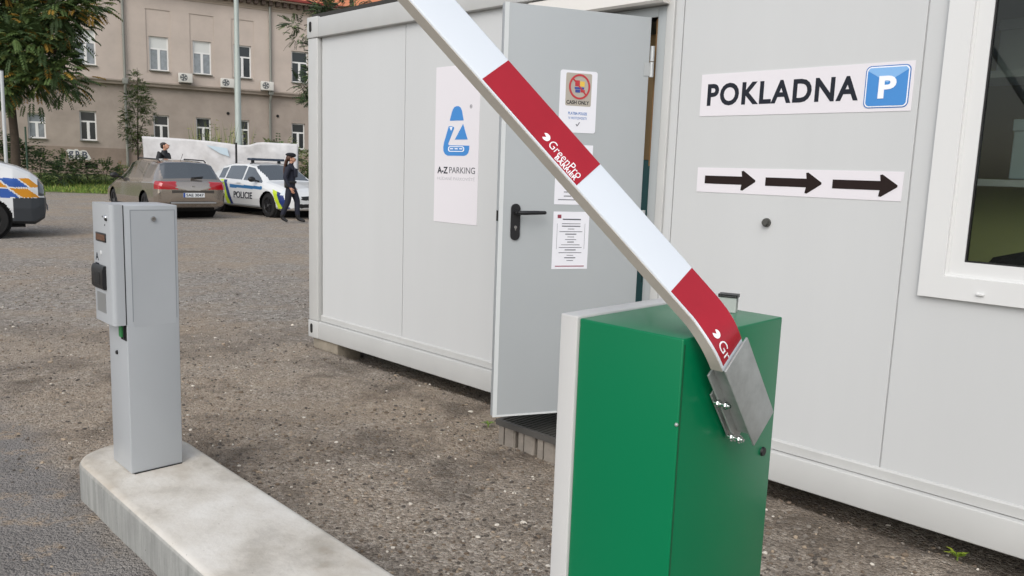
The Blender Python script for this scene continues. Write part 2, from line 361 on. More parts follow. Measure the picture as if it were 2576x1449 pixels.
# open door
DA = math.atan2(-.892, -.453)
door = MB().box(0, .765, -.045, 0, .226, 2.228, bev=.0025).build('door', mat('door_paint', 'a5aaac', .42, var=.015, vscale=2.0, bump=.01, bscale=20, spec=.4), cont, smooth=40)
door.location = (3.19, -.005, 0); door.rotation_euler = (0, 0, DA)
mb = MB(); mb.box(.745, .7665, -.002, .0012, .226, 2.229); mb.box(.0, .745, -.002, .0012, .226, .236); mb.build('edge_trim', mat('door_edge_trim', 'ccd0d0', .4), door)
for z in (2.015, 1.20, .42):
    MB().tube([(-.012, .004, z - .075), (-.012, .004, z - .002)], .011, 12).tube([(-.012, .004, z + .002), (-.012, .004, z + .075)], .011, 12).box(-.012, .028, -.004, .003, z - .07, z - .005).build('hinge', mat('hinge_grey', 'b5b8b8', .35, metal=.4), door, smooth=40)
pts = []
for sgn, zc in ((1, 1.272), (-1, 1.142)):
    for t in np.linspace(0, math.pi, 13): pts.append((.682 + .0235 * math.cos(t), zc + sgn * .0235 * math.sin(t))) if sgn > 0 else pts.append((.682 - .0235 * math.cos(t), zc - .0235 * math.sin(t)))
pl = MB().prism(pts, -.002, .0085, 'xz').build('handle_plate', m_black, door, smooth=35)
h_ = MB().tube([(.682, .006, 1.254), (.682, .05, 1.254)], .0095, 14)
h_.tube([(.685, .052, 1.254), (.655, .056, 1.2545), (.60, .055, 1.256), (.548, .052, 1.2565)], [.0095, .0105, .010, .0088], 14); h_.ball((.548, .052, 1.2565), .0088)
h_.build('door_handle', m_black, door, smooth=60)
MB().lathe([(0, .0112), (.008, .0112), (.0085, .008)], 16, T=Matrix.Translation((.682, 0, 1.182)) @ Matrix.Rotation(R(-90), 4, 'X')).box(.6795, .6845, .008, .0108, 1.166, 1.182).build('keyhole', m_chrome, door)
MB().box(.7655, .769, -.032, -.012, 1.21, 1.26).build('latch', m_dark, door)
mb = MB(); mb.tube([(3.86, PY + .005, 1.257), (3.86, PY - .012, 1.257)], .020, 16); mb.tube([(3.86, PY - .010, 1.257), (3.86, PY - .028, 1.257)], .0135, 12)
mb.build('cable_gland', mat('gland_grey', '4a4a46', .5), cont, smooth=40)
# window
a, b, c, d = WH
def frame_ring(mb, a, b, c, d, wd, y0, y1, bev=.003, mi=0):
    # mitred ring of four bars
    for poly in ([(a, c), (b, c), (b - wd, c + wd), (a + wd, c + wd)], [(a, c), (a + wd, c + wd), (a + wd, d - wd), (a, d)], [(b, c), (b, d), (b - wd, d - wd), (b - wd, c + wd)], [(a, d), (a + wd, d - wd), (b - wd, d - wd), (b, d)]):
        mb.prism(poly, y0, y1, 'xz', mi)
mb = MB(); frame_ring(mb, a - .028, b + .028, c - .023, d + .05, .088, PY - .024, PY + .05)
frame_ring(mb, a + .058, b - .058, c + .063, d - .036, .012, PY - .006, PY + .05)
win = mb.build('window', m_white, cont)
mb = MB(); frame_ring(mb, a + .066, b - .066, c + .070, d - .040, .055, PY - .002, PY + .048); mb.build('sash', m_white, win)
mb = MB(); frame_ring(mb, a + .119, b - .119, c + .123, d - .092, .007, PY + .004, PY + .03); mb.build('gasket', m_black, win)
def glass(name, tint='e8f0ee', refl=.5):
    m = bpy.data.materials.new(name); m.use_nodes = True; t = m.node_tree; t.nodes.clear()
    o = t.nodes.new('ShaderNodeOutputMaterial'); mx = t.nodes.new('ShaderNodeMixShader'); tr = t.nodes.new('ShaderNodeBsdfTransparent'); gl = t.nodes.new('ShaderNodeBsdfGlossy'); fr = t.nodes.new('ShaderNodeFresnel')
    tr.inputs[0].default_value = (*lin(tint), 1); gl.inputs['Roughness'].default_value = .01; fr.inputs[0].default_value = 1.38
    t.links.new(fr.outputs[0], mx.inputs[0]); t.links.new(tr.outputs[0], mx.inputs[1]); t.links.new(gl.outputs[0], mx.inputs[2]); t.links.new(mx.outputs[0], o.inputs[0]); return m
MB().box(a + .118, b - .118, PY + .014, PY + .018, c + .122, d - .091).build('pane', glass('window_glass', 'e3e8e4'), win)
for x in (4.76, 5.30): MB().box(x - .014, x + .014, PY - .034, PY - .022, c + .004, c + .014, bev=.003).build('drain_cap', m_white, win)

def on_wall(name, label, cat, s, z, group=None):
    p = CM @ Vector((s, PY, z)); return thing(name, label, cat, p, CRZ, group)
m_paper = mat('sign_vinyl', 'dcd9dd', .38, spec=.35); m_ink = mat('sign_ink', '20242d', .7, spec=.25); m_brown = mat('arrow_brown', '251b19', .75, spec=.2); m_blue = mat('sign_blue', '3f86c9', .4)
m_sw = mat('sign_white', 'f0f0f2', .4); m_lblue = mat('sign_light_blue', '7fb0e0', .4); m_dblue = mat('sign_deep_blue', '2c6cb0', .4); m_grey = mat('ink_grey', '55585e', .5); m_lgrey = mat('ink_light_grey', 'b9b9bd', .5)
def rrect(x0, x1, z0, z1, r, n=6):
    P = []
    for cx, cz, a0 in ((x1 - r, z1 - r, 0), (x0 + r, z1 - r, 90), (x0 + r, z0 + r, 180), (x1 - r, z0 + r, 270)):
        for k in range(n + 1): t = R(a0 + 90 * k / n); P.append((cx + r * math.cos(t), cz + r * math.sin(t)))
    return P
# POKLADNA sign
sg = on_wall('sign', 'white wall sign reading POKLADNA with a blue P symbol', 'sign', 3.470, 1.744)
MB().box(0, .961, -.0022, 0, 0, .196).build('sign_panel', m_paper, sg)
mb = MB(); text(mb, 'POKLADNA', .036, .748, .047, .151, -.0022, bold=.03, space=1.12); mb.build('lettering', m_ink, sg)
ps = MB().prism(rrect(.772, .948, .014, .184, .022), -.0034, -.0022, 'xz').build('parking_symbol', m_dblue, sg)
MB().prism(rrect(.776, .944, .018, .180, .019), -.0042, -.003, 'xz').build('border', m_sw, ps)
MB().prism(rrect(.7805, .9395, .0225, .1755, .016), -.005, -.004, 'xz').build('field', m_blue, ps)
MB().prism([(.790, .1755), (.930, .1755), (.9395, .165), (.860, .115), (.7805, .165)], -.0056, -.0048, 'xz').build('gloss_panel', m_lblue, ps)
mb = MB(); text(mb, 'P', .828, .897, .052, .142, -.0056, bold=.035); mb.build('letter', m_sw, ps)
# arrow sign
sg = on_wall('sign', 'white wall sign strip with three dark arrows pointing right', 'sign', 3.481, 1.382)
MB().prism([(0, .001), (.949, 0), (.951, .120), (0, .118)], -.0022, 0, 'xz').build('sign_panel', m_paper, sg)
for x0, x1 in ((.043, .306), (.356, .616), (.664, .930)):
    zc = .061; hx = x1 - .068; P = [(x0, zc - .019), (hx, zc - .019), (hx - .004, zc - .044), (hx + .006, zc - .046), (x1, zc - .004), (x1, zc + .004), (hx + .006, zc + .046), (hx - .004, zc + .044), (hx, zc + .019), (x0, zc + .019)]
    MB().prism(P, -.0034, -.002, 'xz').build('arrow', m_brown, sg)
# A-Z parking sign
sg = on_wall('sign', 'tall white sign with a blue emblem above the words A-Z PARKING', 'sign', 1.499, 1.103)
MB().box(0, .420, -.0022, 0, 0, .998).build('sign_panel', m_paper, sg)
def az(x, y): return ((x - 245 - (822 - y) * .018) / 345 * .420, .746 - (y - 425) * .000786)
em = [[(368, 540), (374, 512), (382, 480), (392, 450), (404, 432), (420, 425), (436, 426), (452, 437), (462, 460), (470, 500), (476, 540)],
      [(473, 568), (508, 692), (408, 692)],
      [(360, 584), (384, 584), (402, 592), (402, 604), (355, 728), (362, 738), (521, 740), (520, 770), (512, 800), (498, 816), (480, 822), (350, 822), (330, 810), (317, 785), (316, 750), (322, 715)]]
mb = MB()
for P in em: mb.prism([az(*p) for p in P], -.0034, -.002, 'xz')
e_ = mb.build('emblem', m_blue, sg)
mb = MB(); mb.prism([az(*p) for p in ((366, 592), (380, 622), (390, 590))], -.004, -.003, 'xz')
o_ = [az(*p) for p in rrect(356, 482, 746, 790, 16)]; i_ = [az(*p) for p in rrect(363, 475, 752, 784, 12)]
for k in range(len(o_)): k2 = (k + 1) % len(o_); mb.prism([o_[k], o_[k2], i_[k2], i_[k]], -.004, -.003, 'xz')
for x0 in (372, 408, 444): mb.prism([az(x0, 770), az(x0 + 24, 770), az(x0 + 24, 762), az(x0, 762)], -.004, -.003, 'xz')
mb.build('emblem_marking', m_sw, e_)
mb = MB(); text(mb, 'A-Z', .030, .133, .318, .362, -.0022, bold=.025); mb.build('lettering', m_ink, sg)
mb = MB(); text(mb, 'PARKING', .148, .392, .322, .362, -.0022); mb.build('lettering', m_grey, sg)
mb = MB(); text(mb, '®', .33, .352, .728, .752, -.0022); mb.build('registered_mark', m_grey, sg)
mb = MB(); text(mb, 'HLÍDANÉ PARKOVIŠTĚ', .030, .392, .277, .303, -.0022); mb.build('lettering', m_lgrey, sg)

# notices on the open door
DM = CM @ Matrix.Translation((3.19, -.005, 0)) @ Matrix.Rotation(DA, 4, 'Z')
def on_door(name, label, cat, u, z, tilt=0):
    p = DM @ Vector((u, .0004, z)); o = thing(name, label, cat, p, 0); o.rotation_euler = (0, tilt, CRZ + DA + math.pi); return o
m_paperw = mat('paper_white', 'dfe0e6', .5, spec=.3); m_red = mat('print_red', 'b3323a', .5); m_photo = mat('print_taupe', 'a9a398', .5); m_yel = mat('print_yellow', 'd9b64a', .5)
nb = on_door('notice', 'white notice with a red prohibition circle and the words CASH ONLY on the door', 'notice', .476, 1.648)
MB().prism(rrect(0, .196, 0, .296, .012), -.0016, 0, 'xz').build('sheet', m_paperw, nb)
MB().prism(rrect(.030, .166, .128, .284, .008), -.0024, -.0012, 'xz').build('photo_field', m_photo, nb)
mb = MB(); mb.box(.078, .102, -.0032, -.002, .222, .250, 0); mb.box(.104, .128, -.0032, -.002, .222, .246, 1); mb.box(.076, .126, -.0032, -.002, .208, .218, 2); mb.box(.080, .106, -.0032, -.002, .192, .206, 2); mb.box(.108, .130, -.0032, -.002, .194, .206, 0)
mb.build('card_symbols', [m_red, m_yel, mat('print_blue', '35468f', .5)], nb)
mb = MB(); n_ = 36; cx, cz = .102, .220
for k in range(n_):
    t0, t1 = 2 * math.pi * k / n_, 2 * math.pi * (k + 1) / n_
    mb.prism([(cx + .056 * math.cos(t0), cz + .060 * math.sin(t0)), (cx + .056 * math.cos(t1), cz + .060 * math.sin(t1)), (cx + .047 * math.cos(t1), cz + .051 * math.sin(t1)), (cx + .047 * math.cos(t0), cz + .051 * math.sin(t0))], -.004, -.002, 'xz')
mb.prism([(cx - .037, cz + .034), (cx - .032, cz + .039), (cx + .037, cz - .034), (cx + .032, cz - .039)], -.0042, -.002, 'xz'); mb.build('prohibition_circle', m_red, nb)
mb = MB(); text(mb, 'CASH ONLY', .036, .156, .136, .154, -.0024, bold=.02); mb.build('lettering', m_ink, nb)
mb = MB(); text(mb, 'PLATBA POUZE', .048, .148, .086, .099, -.0016, bold=.01); text(mb, 'V HOTOVOSTI', .050, .146, .064, .076, -.0016); mb.build('lettering', m_dblue, nb)
MB().prism([(.090, .040), (.098, .030), (.112, .050), (.109, .052), (.098, .036), (.093, .043)], -.0026, -.001, 'xz').build('tick_mark', m_grey, nb)
nb = on_door('notice', 'white paper sheet on the door half hidden behind the striped barrier arm', 'notice', .482, 1.296)
MB().box(0, .196, -.001, 0, 0, .294).build('sheet', m_paperw, nb)
mb = MB()
for z, x0, x1 in ((.022, .02, .176), (.04, .05, .09), (.06, .05, .12), (.25, .06, .15), (.22, .04, .16), (.2, .05, .15)): mb.box(x0, x1, -.0018, -.0008, z, z + .004)
mb.build('printed_line', m_grey, nb)
nb = on_door('notice', 'white printed price list of many small lines below the door handle height', 'notice', .482, .974)
MB().box(0, .194, -.001, 0, 0, .287).build('sheet', m_paperw, nb)
mb = MB(); rr = random.Random(5)
mb.box(.05, .148, -.0018, -.0008, .246, .252)
for k in range(15):
    z = .226 - k * .0132; wv = rr.choice([.018, .03, .05, .062]) ; mb.box(.097 - wv, .097 + wv, -.0018, -.0008, z, z + (.0045 if k % 3 == 1 else .0028))
for x in (.022, .172): mb.box(x - .0006, x + .0006, -.0016, -.0008, .10, .228)
mb.build('printed_line', m_grey, nb)
mb = MB(); mb.box(.018, .176, -.0018, -.0008, .012, .0165); mb.build('printed_line', mat('print_maroon', '8a3d4c', .5), nb)
MB().box(.022, .042, -.0018, -.0008, .254, .272).build('printed_emblem', mat('print_maroon', '8a3d4c', .5), nb)

# things seen inside the office
def inside(name, label, cat, s, y, z=ZR + .003, rz=0., group=None):
    return thing(name, label, cat, CM @ Vector((s, y, z)), CRZ + rz, group)
m_chair = mat('chair_fabric', '14161a', .8); m_olive = mat('olive_cabinet', '4a4a32', .6)
for s_, rz, lb in ((4.62, .5, 'black office chair inside behind the lower left corner of the window pane'), (5.12, -.3, 'black office chair inside behind the right edge of the window pane')):
    ch = inside('office_chair', lb, 'chair', s_ + .1, .62, rz=rz, group='office chairs inside the container')
    pr = [(.0, 0), (.18, .02), (.22, .2), (.2, .44), (.12, .55), (0, .58)]
    mb = MB(); mb.prism([(-.0, .0), (.20, .03), (.235, .22), (.215, .44), (.14, .56), (0, .60), (-.14, .56), (-.215, .44), (-.235, .22), (-.20, .03)], -.03, .03, 'xz', T=Matrix.Translation((0, -.2, .40)) @ Matrix.Rotation(R(8), 4, 'X')); mb.build('backrest', m_chair, ch, smooth=50)
    MB().box(-.24, .24, -.2, .26, .42, .50, bev=.03).build('seat', m_chair, ch, smooth=50)
    MB().tube([(0, 0, .08), (0, 0, .42)], .028, 12).build('gas_lift', m_black, ch)
    mb = MB()
    for k in range(5): t = R(72 * k); mb.tube([(0, 0, .1), (.28 * math.cos(t), .28 * math.sin(t), .055)], [.022, .016], 8); mb.ball((.28 * math.cos(t), .28 * math.sin(t), .03), .03)
    mb.build('star_base', m_black, ch)
sh = inside('shelving_unit', 'grey shelving unit standing behind the window pane of the office', 'shelf', 4.42, .62)
for x in (0, 1.45): MB().box(x, x + .03, 0, .34, 0, 2.15).build('upright', mat('shelf_grey', 'c6c9cb', .5), sh)
for z in (.4, .85, 1.25, 1.72): MB().box(.031, 1.449, .004, .336, z, z + .03).build('shelf_board', MATS['shelf_grey'], sh)
MB().box(.031, 1.449, .30, .32, .885, 1.245).build('back_board', mat('board_olive', 'a9a874', .7), sh)
for k, (x, z, w_, h_, c_, lb) in enumerate(((.14, 1.757, .34, .22, 'c2c6c9', 'pale box file on the top shelf inside the window'), (.24, 1.287, .30, .26, 'a3b4bc', 'blue-grey box on the middle shelf inside the window'), (.75, 1.757, .25, .2, 'a3975a', 'mustard box on the top shelf inside the window'))):
    bx = inside('storage_box', lb, 'box', 4.42 + x, .68, ZR + z)
    MB().box(0, w_, 0, .24, 0, h_ * .8, bev=.006).build('box_body', mat(f'box_{c_}', c_, .6), bx); MB().box(-.006, w_ + .006, -.006, .246, h_ * .8, h_, bev=.006).build('lid', MATS[f'box_{c_}'], bx)
lk_ = inside('locker', 'teal locker with a wooden box on top just inside the doorway', 'locker', 2.72, .30)
MB().box(0, .36, 0, .42, .0, 1.33, bev=.006).build('locker_body', mat('locker_teal', '2b6263', .45), lk_); MB().box(.005, .355, .0, .42, 1.332, 2.0).build('wooden_box', mat('box_wood', '957a50', .6), lk_)
MB().box(.30, .315, -.02, .0, .65, .8).build('handle', m_black, lk_)
dk = inside('desk', 'olive grey desk front standing inside below the window', 'desk', 4.35, 1.15)
MB().box(0, 1.5, 0, .6, .71, .74, bev=.004).build('desktop', m_olive, dk); MB().box(.03, 1.47, .02, .04, .05, .705).build('front_panel', m_olive, dk)
for x in (.0, 1.46): MB().box(x, x + .04, .045, .58, 0, .705).build('leg', m_olive, dk)

# concrete blocks carrying the container
mb_c = mat('rough_concrete', '8d8577', .9, var=.22, vscale=9, bump=.4, bscale=45)
def block(s0, s1, lb):
    o = MB().box(0, s1 - s0, 0, .22, -.16, ZB - .003, bev=.008).build('concrete_block', mb_c, smooth=40); o.location = CM @ Vector((s0, .03, 0)); o.rotation_euler = (0, 0, CRZ)
    return tag(o, lb, 'block', 'blocks under the container')
block(.02, .37, 'concrete block under the far left corner of the container')
block(2.1, 2.4, 'concrete block under the container behind the open door')
block(5.6, 5.95, 'concrete block under the near right end of the container')
# door step: black grating on grey pavers
gt = thing('step_grating', 'black rubber grating step below the open door', 'doormat', CM @ Vector((2.655, -.475, .096)), CRZ)
mb = MB(); mb.box(0, .86, 0, .022, .0, .03); mb.box(0, .86, .443, .465, 0, .03); mb.box(0, .022, .0225, .4425, 0, .03); mb.box(.838, .86, .0225, .4425, 0, .03); mb.build('edge_frame', mat('grating_edge', '4c4a47', .6), gt)
mb = MB()
for k in range(30):
    x = .045 + k * .0275; mb.prism([(x - .011, .004), (x + .011, .004), (x + .007, .027), (x - .007, .027)], .0225, .4425, 'xz')
mb.box(.0225, .8375, .0226, .4424, .0, .0036); mb.build('rubber_ribs', mat('grating_rubber', '34332f', .7), gt)
m_pav = mat('paver_concrete', '867f76', .9, var=.2, vscale=14, bump=.35, bscale=70)
for k in range(6):
    P = [(0, 0), (.036, 0), (.036, .012), (.045, .02), (.045, 0), (.105, 0), (.112, .01), (.112, .2), (.0, .2)]
    o = MB().prism(P, -.02, .0955, 'xy').build('paver', m_pav); o.location = CM @ Vector((2.668 + k * .142, -.462 + (.006 if k % 2 else 0), 0)); o.rotation_euler = (0, 0, CRZ + (.04, -.05, .02, -.03, .05, 0)[k])
    tag(o, 'grey concrete paver set on edge in the row under the black grating', 'paver', 'pavers under the door grating')
mb = MB(); mb.box(.0, .86, .40, .46, -.096, -.0005); mb.build('support_bar', m_pav, gt)

# ------------------------------------------------------------------ traffic island, frame I : x along the island (away from the dispenser), y towards the container
IRZ = R(-45); IM = Matrix.Rotation(IRZ, 4, 'Z')
def isl(a, n, z=0): return IM @ Vector((a, n, z))
def island_outline(ins=0.):
    x0, x1, y0, y1, r = -3.70 + ins, -.35, .965 + ins, 1.425 - ins, .19
    P = []
    for cx, cy, a0 in ((x0 + r, y1 - r, 90), (x0 + r, y0 + r, 180)):
        for k in range(11): t = R(a0 + 9 * k); P.append((cx + (r - ins * .3) * math.cos(t), cy + (r - ins * .3) * math.sin(t)))
    return [(x1, y1)] + P + [(x1, y0)]
def concrete_mat():
    m = mat('island_concrete', 'b4aea2', .85, bump=.25, bscale=55); t = m.node_tree; N = t.nodes; L = t.links; b = N['Principled BSDF']
    tc = N.new('ShaderNodeTexCoord')
    def noi(s, d, sc=(1, 1, 1), ro=.6):
        mp = N.new('ShaderNodeMapping'); mp.inputs['Scale'].default_value = sc; L.new(tc.outputs['Object'], mp.inputs[0]); n = N.new('ShaderNodeTexNoise'); n.inputs['Scale'].default_value = s; n.inputs['Detail'].default_value = d; n.inputs['Roughness'].default_value = ro; L.new(mp.outputs[0], n.inputs['Vector']); return n.outputs['Fac']
    def ramp(f, st):
        r = N.new('ShaderNodeValToRGB'); e = r.color_ramp.elements
        while len(e) < len(st): e.new(.5)
        for k, (p, c) in enumerate(st): e[k].position = p; e[k].color = (*lin(c), 1)
        L.new(f, r.inputs[0]); return r.outputs[0]
    def mix(f, a, c):
        x = N.new('ShaderNodeMix'); x.data_type = 'RGBA'
        if isinstance(f, float): x.inputs[0].default_value = f
        else: L.new(f, x.inputs[0])
        L.new(a, x.inputs[6]); L.new(c, x.inputs[7]); return x.outputs[2]
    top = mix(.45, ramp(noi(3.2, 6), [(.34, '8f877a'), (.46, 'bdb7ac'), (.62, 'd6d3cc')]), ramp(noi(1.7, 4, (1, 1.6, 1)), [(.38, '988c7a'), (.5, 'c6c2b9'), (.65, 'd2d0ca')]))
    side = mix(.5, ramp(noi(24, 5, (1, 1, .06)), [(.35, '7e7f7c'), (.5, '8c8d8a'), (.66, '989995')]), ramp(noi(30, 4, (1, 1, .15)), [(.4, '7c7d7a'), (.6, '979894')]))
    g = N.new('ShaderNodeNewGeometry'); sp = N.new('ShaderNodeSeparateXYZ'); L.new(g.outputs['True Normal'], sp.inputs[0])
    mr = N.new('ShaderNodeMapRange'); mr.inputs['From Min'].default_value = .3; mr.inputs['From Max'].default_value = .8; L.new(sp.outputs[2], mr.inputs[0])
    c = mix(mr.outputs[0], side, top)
    sp_ = ramp(noi(75, 2), [(.24, '6a6358'), (.285, 'ffffff')]); mm = N.new('ShaderNodeMix'); mm.data_type = 'RGBA'; mm.blend_type = 'MULTIPLY'; mm.inputs[0].default_value = .7; L.new(c, mm.inputs[6]); L.new(sp_, mm.inputs[7])
    L.new(mm.outputs[2], b.inputs['Base Color']); return m
mb = MB(); rings = [(0, -.1), (0, .138), (.004, .150), (.012, .157), (.024, .160)]; n_ = len(island_outline())
for ins, z in rings: mb.v += [Vector((x, y, z)) for x, y in island_outline(ins)]
for k in range(len(rings) - 1):
    for i in range(n_): j = (i + 1) % n_; mb.f.append([k * n_ + i, k * n_ + j, (k + 1) * n_ + j, (k + 1) * n_ + i]); mb.mi.append(0)
mb.f.append([(len(rings) - 1) * n_ + i for i in range(n_)]); mb.mi.append(0)
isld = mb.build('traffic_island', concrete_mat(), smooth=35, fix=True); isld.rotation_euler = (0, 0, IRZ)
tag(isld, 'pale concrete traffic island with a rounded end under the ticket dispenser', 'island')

# ------------------------------------------------------------------ ticket dispenser
m_col = mat('dispenser_paint', 'a9adb0', .36, spec=.45, var=.015, vscale=4, bump=.006, bscale=40)
DX, DY = -3.36, 1.18
td = thing('ticket_dispenser', 'grey metal ticket dispenser column standing on the concrete island', 'ticket machine', isl(DX, DY, .160), IRZ)
td.rotation_euler = (R(-.25), R(.3), IRZ)
def dpart(mb, name, m, par=td, smooth=40, shift=True):
    o = mb.build(name, m, par, smooth=smooth)
    if shift and par is td: o.location = (-DX, -DY, -.160)
    return o
x0, x1, y0, y1 = -3.475, -3.263, 1.084, 1.294
mb = MB(); mb.box(x0, x1, y0, y1, .163, 1.268, bev=.004); body = dpart(mb, 'column', m_col)
mb = MB(); mb.box(x0 - .004, x1 + .004, y0 + .012, y1 - .004, .1601, .1635); dpart(mb, 'base_plate', m_dark)
mb = MB()                                            # the head in front of the column, rounded near edge
hp = [(x0 - .003, 1.083), (x0 - .003, 1.046)] + [(x0 - .003 + .008 * (1 - math.cos(R(t))), 1.046 - .010 * math.sin(R(t))) for t in (30, 60, 90)]
hp += [(x1 - .018 + .018 * math.sin(R(t)), 1.054 - .018 * math.cos(R(t))) for t in range(0, 91, 15)] + [(x1, 1.0815)]
mb.prism(hp, .788, 1.2695, 'xy'); head = dpart(mb, 'head', m_col, smooth=25)
mb = MB(); mb.box(x1 - .002, x1 + .0006, 1.0818, 1.0848, .79, 1.267); dpart(mb, 'seam', m_dark)
fy = 1.036
def hsub(mb, name, m): return mb.build(name, m, head, smooth=40)
mb = MB(); mb.ball((-3.312, fy, 1.216), (.011, .008, .011)); hsub(mb, 'lens', m_chrome)
mb = MB(); mb.ball((-3.305, fy - .002, 1.209), (.006, .007, .006)); [mb.ball((x, fy, z), (.003, .002, .004)) for x, z in ((-3.352, 1.218), (-3.327, 1.186))]; hsub(mb, 'screw_hole', m_dark)
mb = MB(); mb.box(-3.436, -3.318, fy - .003, fy + .004, 1.116, 1.152, bev=.002); dsp = hsub(mb, 'display', m_black)
mb = MB(); mb.box(-3.428, -3.326, fy - .0036, fy - .001, 1.122, 1.146); hsub(mb, 'display_screen', mat('display_brown', '5a3a26', .25))
mb = MB(); text(mb, 'A', -3.452, -3.415, 1.036, 1.068, fy + .0003, bold=.02, thick=.0006); mb.box(-3.455, -3.412, fy - .0006, fy, 1.020, 1.026); hsub(mb, 'lettering', m_ink)
mb = MB(); mb.ball((-3.385, fy, 1.07), (.010, .003, .010)); hsub(mb, 'button', mat('button_grey', 'c3c5c5', .4))
mb = MB(); mb.prism([(fy + .002, 1.022), (fy - .010, 1.020), (fy - .016, 1.004), (fy - .016, .935), (fy - .008, .925), (fy + .002, .925)], -3.461, -3.330, 'yz'); sl_ = hsub(mb, 'ticket_slot', m_black)
mb = MB(); mb.box(-3.420, -3.360, fy - .018, fy - .010, .945, .995, bev=.003); hsub(mb, 'slot_mouth', m_dark)
mb = MB(); mb.box(-3.446, -3.345, fy - .0012, fy + .002, .828, .908); hsub(mb, 'name_plate', mat('plate_grey', '9c9fa0', .3, metal=.5))
mb = MB(); fx = x1                                    # door leaf on the side, a shallow proud panel inside a groove
mb.prism(rrect(1.112, 1.280, .778, 1.246, .004), fx - .001, fx + .0005, 'yz'); pn = dpart(mb, 'side_door', m_col)
mb = MB()
for a_, b_, c_, d_ in ((1.108, 1.284, 1.2465, 1.2495), (1.108, 1.111, .80, 1.246), (1.2815, 1.2845, .80, 1.246)): mb.box(fx - .001, fx + .0008, a_, b_, c_, d_)
mb.build('door_groove', mat('groove_grey', '898e92', .6), pn)
mb = MB().lathe([(0, .007), (.009, .007), (.0105, .004), (.0105, 0)], 18, T=Matrix.Translation((fx + .001, 1.197, 1.213)) @ Matrix.Rotation(R(90), 4, 'Y')); lk = mb.build('lock', m_chrome, pn, smooth=40)
MB().box(fx + .0078, fx + .009, 1.1935, 1.2005, 1.2115, 1.2145).build('keyway', m_dark, lk)
mb = MB(); mb.box(-3.330, -3.266, y0 - .0015, y0 + .003, .722, .787); dpart(mb, 'terminal_opening', m_dark)
mb = MB(); mb.box(-3.318, -3.290, y0 - .014, y0 - .001, .735, .787, bev=.002); dpart(mb, 'terminal_block', mat('terminal_green', '2f7a43', .5))
mb = MB(); mb.box(-3.285, -3.275, y0 - .008, y0 - .001, .730, .787); dpart(mb, 'cable', m_black)
mb = MB().lathe([(0, .006), (.008, .006), (.009, 0)], 14, T=Matrix.Translation((-3.382, y0, .655)) @ Matrix.Rotation(R(90), 4, 'X')); dpart(mb, 'lock', m_black)

# ------------------------------------------------------------------ parking barrier
m_green = mat('barrier_green', '007047', .32, spec=.3, coat=.06, var=.012, vscale=1.5)
m_boomw = mat('boom_white', 'd3dae1', .25, spec=.5, var=.012, vscale=5); m_boomr = mat('reflective_red', 'a01828', .22, spec=.5, var=.07, vscale=9)
BX, BY = -.82, 1.28
bar = thing('parking_barrier', 'green parking barrier cabinet with a raised red and white striped arm', 'barrier', isl(BX, BY, 0), IRZ)
def bpart(mb, name, m, par=None, smooth=40):
    o = mb.build(name, m, par or bar, smooth=smooth)
    if par is None: o.location = (-BX, -BY, 0)
    return o
mb = MB(); mb.box(-.938, -.709, 1.122, 1.478, .02, 1.180, bev=.003); cab = bpart(mb, 'cabinet', m_green)
mb = MB(); pass
mb = MB(); mb.box(-.981, -.9385, 1.116, 1.482, .015, 1.184, bev=.003); bpart(mb, 'back_panel', mat('barrier_back_white', 'c0c0be', .4, spec=.4, var=.03, vscale=3))
mb = MB(); mb.box(-.99, -.70, 1.105, 1.49, -.05, .0145); bpart(mb, 'foot', m_steel)
mb = MB(); mb.box(-.7102, -.7078, 1.1245, 1.1275, .03, 1.17); bpart(mb, 'door_seam', mat('seam_green', '04512f', .5), cab)
mb = MB().lathe([(0, .004), (.0085, .004), (.010, 0)], 16, T=Matrix.Translation((-.7092, 1.440, .908)) @ Matrix.Rotation(R(90), 4, 'Y')); bpart(mb, 'lock', m_black, cab)
mb = MB(); mb.ball((-.7115, 1.1215, 1.03), .0035); bpart(mb, 'rivet', m_steel, cab)
mb = MB()                                             # bent sheet bracket standing on the lid behind the arm
T = Matrix.Translation((-.808, 1.437, 1.181)) @ Matrix.Rotation(R(20), 4, 'Z') @ Matrix.Scale(1.25, 4)
mb.box(-.014, .014, -.010, -.0085, 0, .026, T=T); mb.box(-.014, .014, .0085, .010, 0, .026, T=T); mb.box(-.014, -.0125, -.0085, .0085, 0, .026, T=T)
br = bpart(mb, 'latch_bracket', mat('bracket_sheet', 'c4c6c4', .35, metal=.5))
mb = MB(); frame_ring(mb, -.0155, .0155, .024, .029, .0018, -.0115, .0115); br2 = mb.build('bracket_rim', m_black, br); br2.matrix_local = T
# the arm : straight, then bent back where it meets the clamp
bP = Vector((-.734, 1.128, 1.274)); bu = Vector((-.534, -.446, .718)).normalized(); bv = Vector((.021, .842, .539)); bv = (bv - bu * bv.dot(bu)).normalized()
cu0 = Vector((0, -.612, .79)).normalized(); cv0 = Vector((0, .79, .612)).normalized()
c_end = Vector((-.6655, 1.1835 - .612 * .004 + .79 * .0045, 1.1535 + .79 * .004 + .612 * .0045))
HW, HT = .0363, .0140
tb = .055
Q0 = bP - bu * tb; Q3 = c_end; kk = (Q0 - Q3).length * .42
Q1 = Q0 - bu * kk; Q2 = Q3 + cu0 * kk
Lb = sum(((1 - (i + 1) / 40) ** 3 * Q0 + 3 * (1 - (i + 1) / 40) ** 2 * ((i + 1) / 40) * Q1 + 3 * (1 - (i + 1) / 40) * ((i + 1) / 40) ** 2 * Q2 + ((i + 1) / 40) ** 3 * Q3 - ((1 - i / 40) ** 3 * Q0 + 3 * (1 - i / 40) ** 2 * (i / 40) * Q1 + 3 * (1 - i / 40) * (i / 40) ** 2 * Q2 + (i / 40) ** 3 * Q3)).length for i in range(40))
